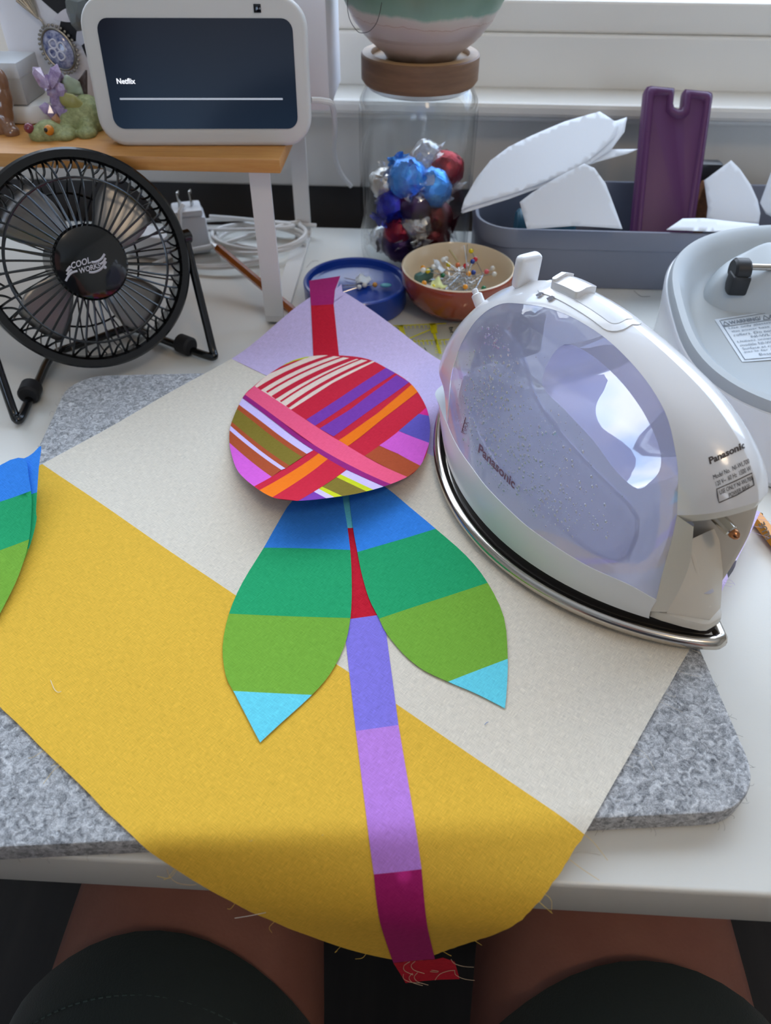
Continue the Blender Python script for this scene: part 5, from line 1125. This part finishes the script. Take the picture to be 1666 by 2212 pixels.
mk('black_case', xf(box(.022, .014, .072, .003), T(at(1520, 420, Y=.704)[0] - .002, .705, .0045)), mat('black_plastic', (24, 25, 30), .4), label='black plastic box at the back of the tray beside the cork', cat='box')
mk('teal_roll', xf(cyl(.017, .050, 28, .002), T(.083, .650, .034) @ RY(90)), mat('dark_teal', (18, 78, 98), .5), label='dark teal roll lying under the paper templates', cat='roll')
mk('brown_roll', xf(cyl(.014, .060, 28, .002), T(.064, .636, .019) @ RY(90)), mat('kraft_brown', (104, 82, 62), .8), label='brown cardboard roll at the left end of the tray', cat='roll')

# ================================================================== chargers and cables under the riser
wc = mat('white_cable', (222, 220, 216), .4); wpl = mat('white_plug_plastic', (220, 222, 226), .3)
ch = thing('phone_charger', 'white plug charger standing among cables under the riser', 'charger', (-.213, .665, 0))
mk('charger_body', xf(box(.030, .030, .034, .003), T(-.213, .668, .0005) @ RZ(20)), wpl, ch)
mk('charger_top', xf(box(.026, .026, .006, .002), T(-.213, .668, .034) @ RZ(20)), wpl, ch)
mk('prong', xf(box(.0015, .006, .014, .0003), T(-.218, .666, .0395)), pinsteel, ch); mk('prong', xf(box(.0015, .006, .014, .0003), T(-.208, .670, .0395)), pinsteel, ch)
ch2 = thing('cable_adapter', 'white cable adapter lying left of the plug charger', 'adapter', (-.245, .655, 0))
mk('adapter_body', xf(box(.045, .026, .022, .004), T(-.248, .655, .0005) @ RZ(-15)), wpl, ch2); mk('adapter_socket', xf(box(.012, .004, .006, .001), T(-.2275, .6515, .009) @ RZ(-15 + 90)), mat('socket_grey', (120, 120, 124), .5), ch2)
def coil(cx, cy, a, b, n, z, r, label, tail, ph=0):
    P = []
    for k in range(int(n * 20)): t = ph + 2 * math.pi * k / 20; P.append((cx + (a + .002 * math.sin(t * 1.7)) * math.cos(t), cy + (b + .002 * math.cos(t * 1.3)) * math.sin(t), z + .0022 * (k / 20) + .003 * math.sin(t * .9) ** 2))
    mk('cable_coil', tube(smooth_path(P + tail, 3), r, 8), wc, label=label, cat='cable')
coil(-.150, .672, .042, .030, 3.2, .0056, .0019, 'white charging cable coiled at the right under the riser', [(-.205, .640, .012), (-.215, .650, .036), (-.214, .662, .043)])
coil(-.178, .640, .040, .022, 2.3, .0028, .0017, 'white charging cable coiled in front of the plug charger', [(-.23, .63, .006), (-.26, .60, .004)], 1.0)
coil(-.172, .688, .054, .012, 1.3, .0130, .0018, 'white cable looped along the back of the desk', [(-.10, .70, .012)], .5)
def pencil(name, a, b, r, m, tip, label, cat, point=True):
    a, b = Vector(a), Vector(b); d = b - a; L_ = d.length; Wm = Matrix.Translation(a) @ Vector((0, 0, 1)).rotation_difference(d.normalized()).to_matrix().to_4x4(); o = thing(name, label, cat, mtx=Wm)
    mk('barrel', lathe([(r, 0), (r, L_ * .9)], 6), m, o, local=True, smooth=False); mk('tip', lathe([(r, L_ * .9), (r * .15, L_ - .002), (.0001, L_)], 12, False), tip, o, local=True); return o
pa, pb = np.array(at(455, 522, z=.030)), np.array(at(628, 668, z=.0045))
pencil('amber_hook', pb + (pb - pa) * .15, pa + (pa - pb) * .02, .0038, mat('amber_plastic', (160, 84, 28), .18, coat=.4), clear('clear_tip', (230, 220, 210), gloss=.2, body=.3), 'amber orange stick leaning behind the riser leg', 'stick')
ya, yb_ = np.array(at(1630, 1112, z=.0042)), np.array(at(1720, 1225, z=.0042))
pc_ = pencil('pencil', yb_, ya - (yb_ - ya) * .05, .0040, mat('yellow_pencil_paint', (228, 150, 24), .3, coat=.3), mat('pencil_dark_tip', (90, 60, 30), .5), 'orange yellow pencil on the desk under the iron at the right edge', 'pencil')
vf = fit(fit(text_mesh('BLUE', 1, .02), 1, None), 1, 1); o0, e0_, u0 = np.array([1668, 1161]), np.array([1651, 1126]), np.array([-13, 6])
mk('pencil_print', remap(vf, lambda a, b, c: tuple(at(*(o0 + (e0_ - o0) * a + u0 * b), z=.0081))), mat('pencil_ink', (70, 50, 30), .6), pc_, smooth=False)
thread_px('desk_hair', [(662, 578), (672, 566), (682, 563), (688, 564)], mat('dark_hair', (60, 52, 50), .6), 'short dark hair on the desk left of the blue lid', z=.0004, r=.00012)
thread_px('desk_hair', [(1370, 628), (1385, 640), (1405, 640)], mat('dark_hair', (60, 52, 50), .6), 'short dark hair on the desk in front of the tray', z=.0004, r=.00012)

# ================================================================== the sewer's lap and chair
chair = thing('desk_chair', 'dark fabric desk chair under the seated person', 'chair', (0, -.25, FLOOR))
cf = mat('charcoal_chair_fabric', (34, 35, 34), .9)
mk('seat', xf(box(.54, .52, .07, .03, 4), T(0, -.17, -.375)), cf, chair); mk('backrest', xf(box(.46, .06, .55, .025, 4), T(0, -.53, -.26) @ RX(6)), cf, chair)
mk('column', xf(cyl(.025, .30, 20), T(0, -.17, -.66)), mat('black_steel', (24, 24, 26), .35), chair)
for k in range(5): a = 2 * math.pi * k / 5 + .3; mk('base_arm', tube([(0, -.17, -.655), (.26 * math.cos(a), -.17 + .26 * math.sin(a), -.685)], .018, 8), MATS['black_steel'], chair); mk('caster', xf(ball(.025, 14), T(.26 * math.cos(a), -.17 + .26 * math.sin(a), -.710)), MATS['black_steel'], chair)
def body(verts, edges, radii, name, m, parent, root=0, sub=2):
    me = bpy.data.meshes.new(name); me.from_pydata(verts, edges, []); o = bpy.data.objects.new(name, me); COL.objects.link(o); me.materials.append(m)
    if parent is not None: o.parent = parent; I = MW[parent].inverted(); me.transform(I); MW[o] = MW[parent]
    sk = o.modifiers.new('skin', 'SKIN'); sk.use_smooth_shade = True; sl2 = me.skin_vertices[0].data
    for i, r in enumerate(radii): sl2[i].radius = (r, r) if not isinstance(r, tuple) else r; sl2[i].use_root = (i == root)
    sb = o.modifiers.new('sub', 'SUBSURF'); sb.levels = sub; sb.render_levels = sub; return o
person = thing('person', 'seated person in dark green shorts, only the thighs in view', 'person', (0, -.2, FLOOR))
skin = mat('skin', (164, 114, 100), .55, sss=.12, bump=(500, .15), var=(40, (150, 100, 88), .3))
vb = [(0, -.28, -.20), (0, -.27, -.10)]; eb = [(0, 1)]; rb = [.150, .145]
for sx, kx in ((-1, -.124), (1, .132)):
    i0 = len(vb); hx = .098 * sx
    vb += [(hx, -.26, -.215), (hx * 1.05 + (kx - hx) * .35, -.08, -.205), (kx * .92, .08, -.203), (kx, .20, -.206), (kx * 1.02, .29, -.215), (kx * 1.03, .325, -.26), (kx * 1.02, .315, -.40), (kx, .30, -.55), (kx, .29, -.665), (kx, .32, -.705), (kx * 1.03, .40, -.715)]
    rb += [.102, .098, .088, .081, .070, .066, .056, .046, .036, .032, .026]; eb += [(0, i0)] + [(i0 + k, i0 + k + 1) for k in range(10)]
i0 = len(vb)
vb += [(0, -.245, .02), (0, -.23, .13), (0, -.225, .215), (0, -.215, .27), (0, -.20, .33), (0, -.19, .42), (0, -.19, .47)]; rb += [(.150, .11), (.165, .115), (.12, .085), (.055, .055), (.052, .055), (.078, .095), (.06, .07)]
eb += [(1, i0)] + [(i0 + k, i0 + k + 1) for k in range(6)]
for sx in (-1, 1):
    j0 = len(vb); vb += [(.20 * sx, -.23, .20), (.245 * sx, -.23, .05), (.26 * sx, -.21, -.05), (.25 * sx, -.12, .0)]; rb += [.055, .048, .042, .036]; eb += [(i0 + 2, j0), (j0, j0 + 1), (j0 + 1, j0 + 2), (j0 + 2, j0 + 3)]
body(vb, eb, rb, 'body', skin, person)
shorts_m = mat('dark_green_shorts', (30, 42, 40), .8, bump=(900, .25), var=(7, (22, 32, 31), .3), sheen=.2)
def shorts_leg(hx, kx, y1):
    V, nr, n = [], 26, 44
    for i in range(nr):
        q = i / (nr - 1); y = -.30 + (y1 + .30) * q; s = (y + .26) / (.20 + .26); x = hx + (kx - hx) * min(1, max(0, s)); r = .116 - .023 * q; z = -.213 + .008 * q; hem = .0030 * sstep(.975, 1, q) * -1
        for k in range(n): a = 2 * math.pi * k / n; w = 1 + .012 * math.sin(a * 3 + y * 40) * q + .010 * math.sin(y * 70 + a); V.append((x + (r * w + hem) * math.cos(a), y - .036 * q * math.cos(a) ** 2, z + (r * w + hem) * math.sin(a)))
    n0 = len(V); F = [(i * n + k, i * n + (k + 1) % n, (i + 1) * n + (k + 1) % n, (i + 1) * n + k) for i in range(nr - 1) for k in range(n)]
    V += [(v[0] + (x - v[0]) * .05, v[1] - .006, v[2] + (z - v[2]) * .05) for v in V[-n:]]; F += [((nr - 1) * n + k, (nr - 1) * n + (k + 1) % n, n0 + (k + 1) % n, n0 + k) for k in range(n)]
    return V, F
for hx, kx, y1 in ((-.098, -.124, .1225), (.098, .132, .1215)):
    s_ = mk('shorts_leg', shorts_leg(hx, kx, y1), shorts_m, person, sharp=80)
    yh = y1 - .030; q = (yh + .30) / (y1 + .30); sq = (yh + .26) / .46; x = hx + (kx - hx) * sq; r = .116 - .023 * q + .0008
    st_ = []
    for k in range(60): a = math.radians(20 + 140 * k / 60); a2 = math.radians(20 + 140 * (k + .6) / 60); st_.append(tube([(x + r * 1.004 * math.cos(t), yh - .032 * math.cos(t) ** 2, -.213 + .008 * q + r * 1.004 * math.sin(t)) for t in (a, a2)], .0005, 4))
    mk('hem_stitching', merge(*st_), mat('dull_green_stitch', (58, 72, 68), .8), s_, kind='stuff')
mk('shorts_seat', xf(ball(1, 24), T(0, -.335, -.20) @ Matrix.Diagonal((.215, .150, .150, 1))), shorts_m, person)

def shirt():
    V, n = [], 40
    for z, a, b, y in ((-.16, .190, .175, -.265), (-.05, .195, .170, -.255), (.06, .195, .155, -.245), (.15, .205, .140, -.235), (.215, .205, .115, -.23), (.255, .150, .085, -.225), (.275, .075, .068, -.22)):
        for k in range(n): t = 2 * math.pi * k / n; V.append((a * math.cos(t), y + b * math.sin(t), z))
    return V, [(i * n + k, i * n + (k + 1) % n, (i + 1) * n + (k + 1) % n, (i + 1) * n + k) for i in range(6) for k in range(n)]
mk('shirt', shirt(), mat('dark_shirt', (44, 42, 46), .9), person, sharp=80)
mk('hair', xf(ball(1, 24), T(0, -.215, .46) @ Matrix.Diagonal((.092, .100, .10, 1))), mat('brown_hair', (60, 44, 34), .6), person)
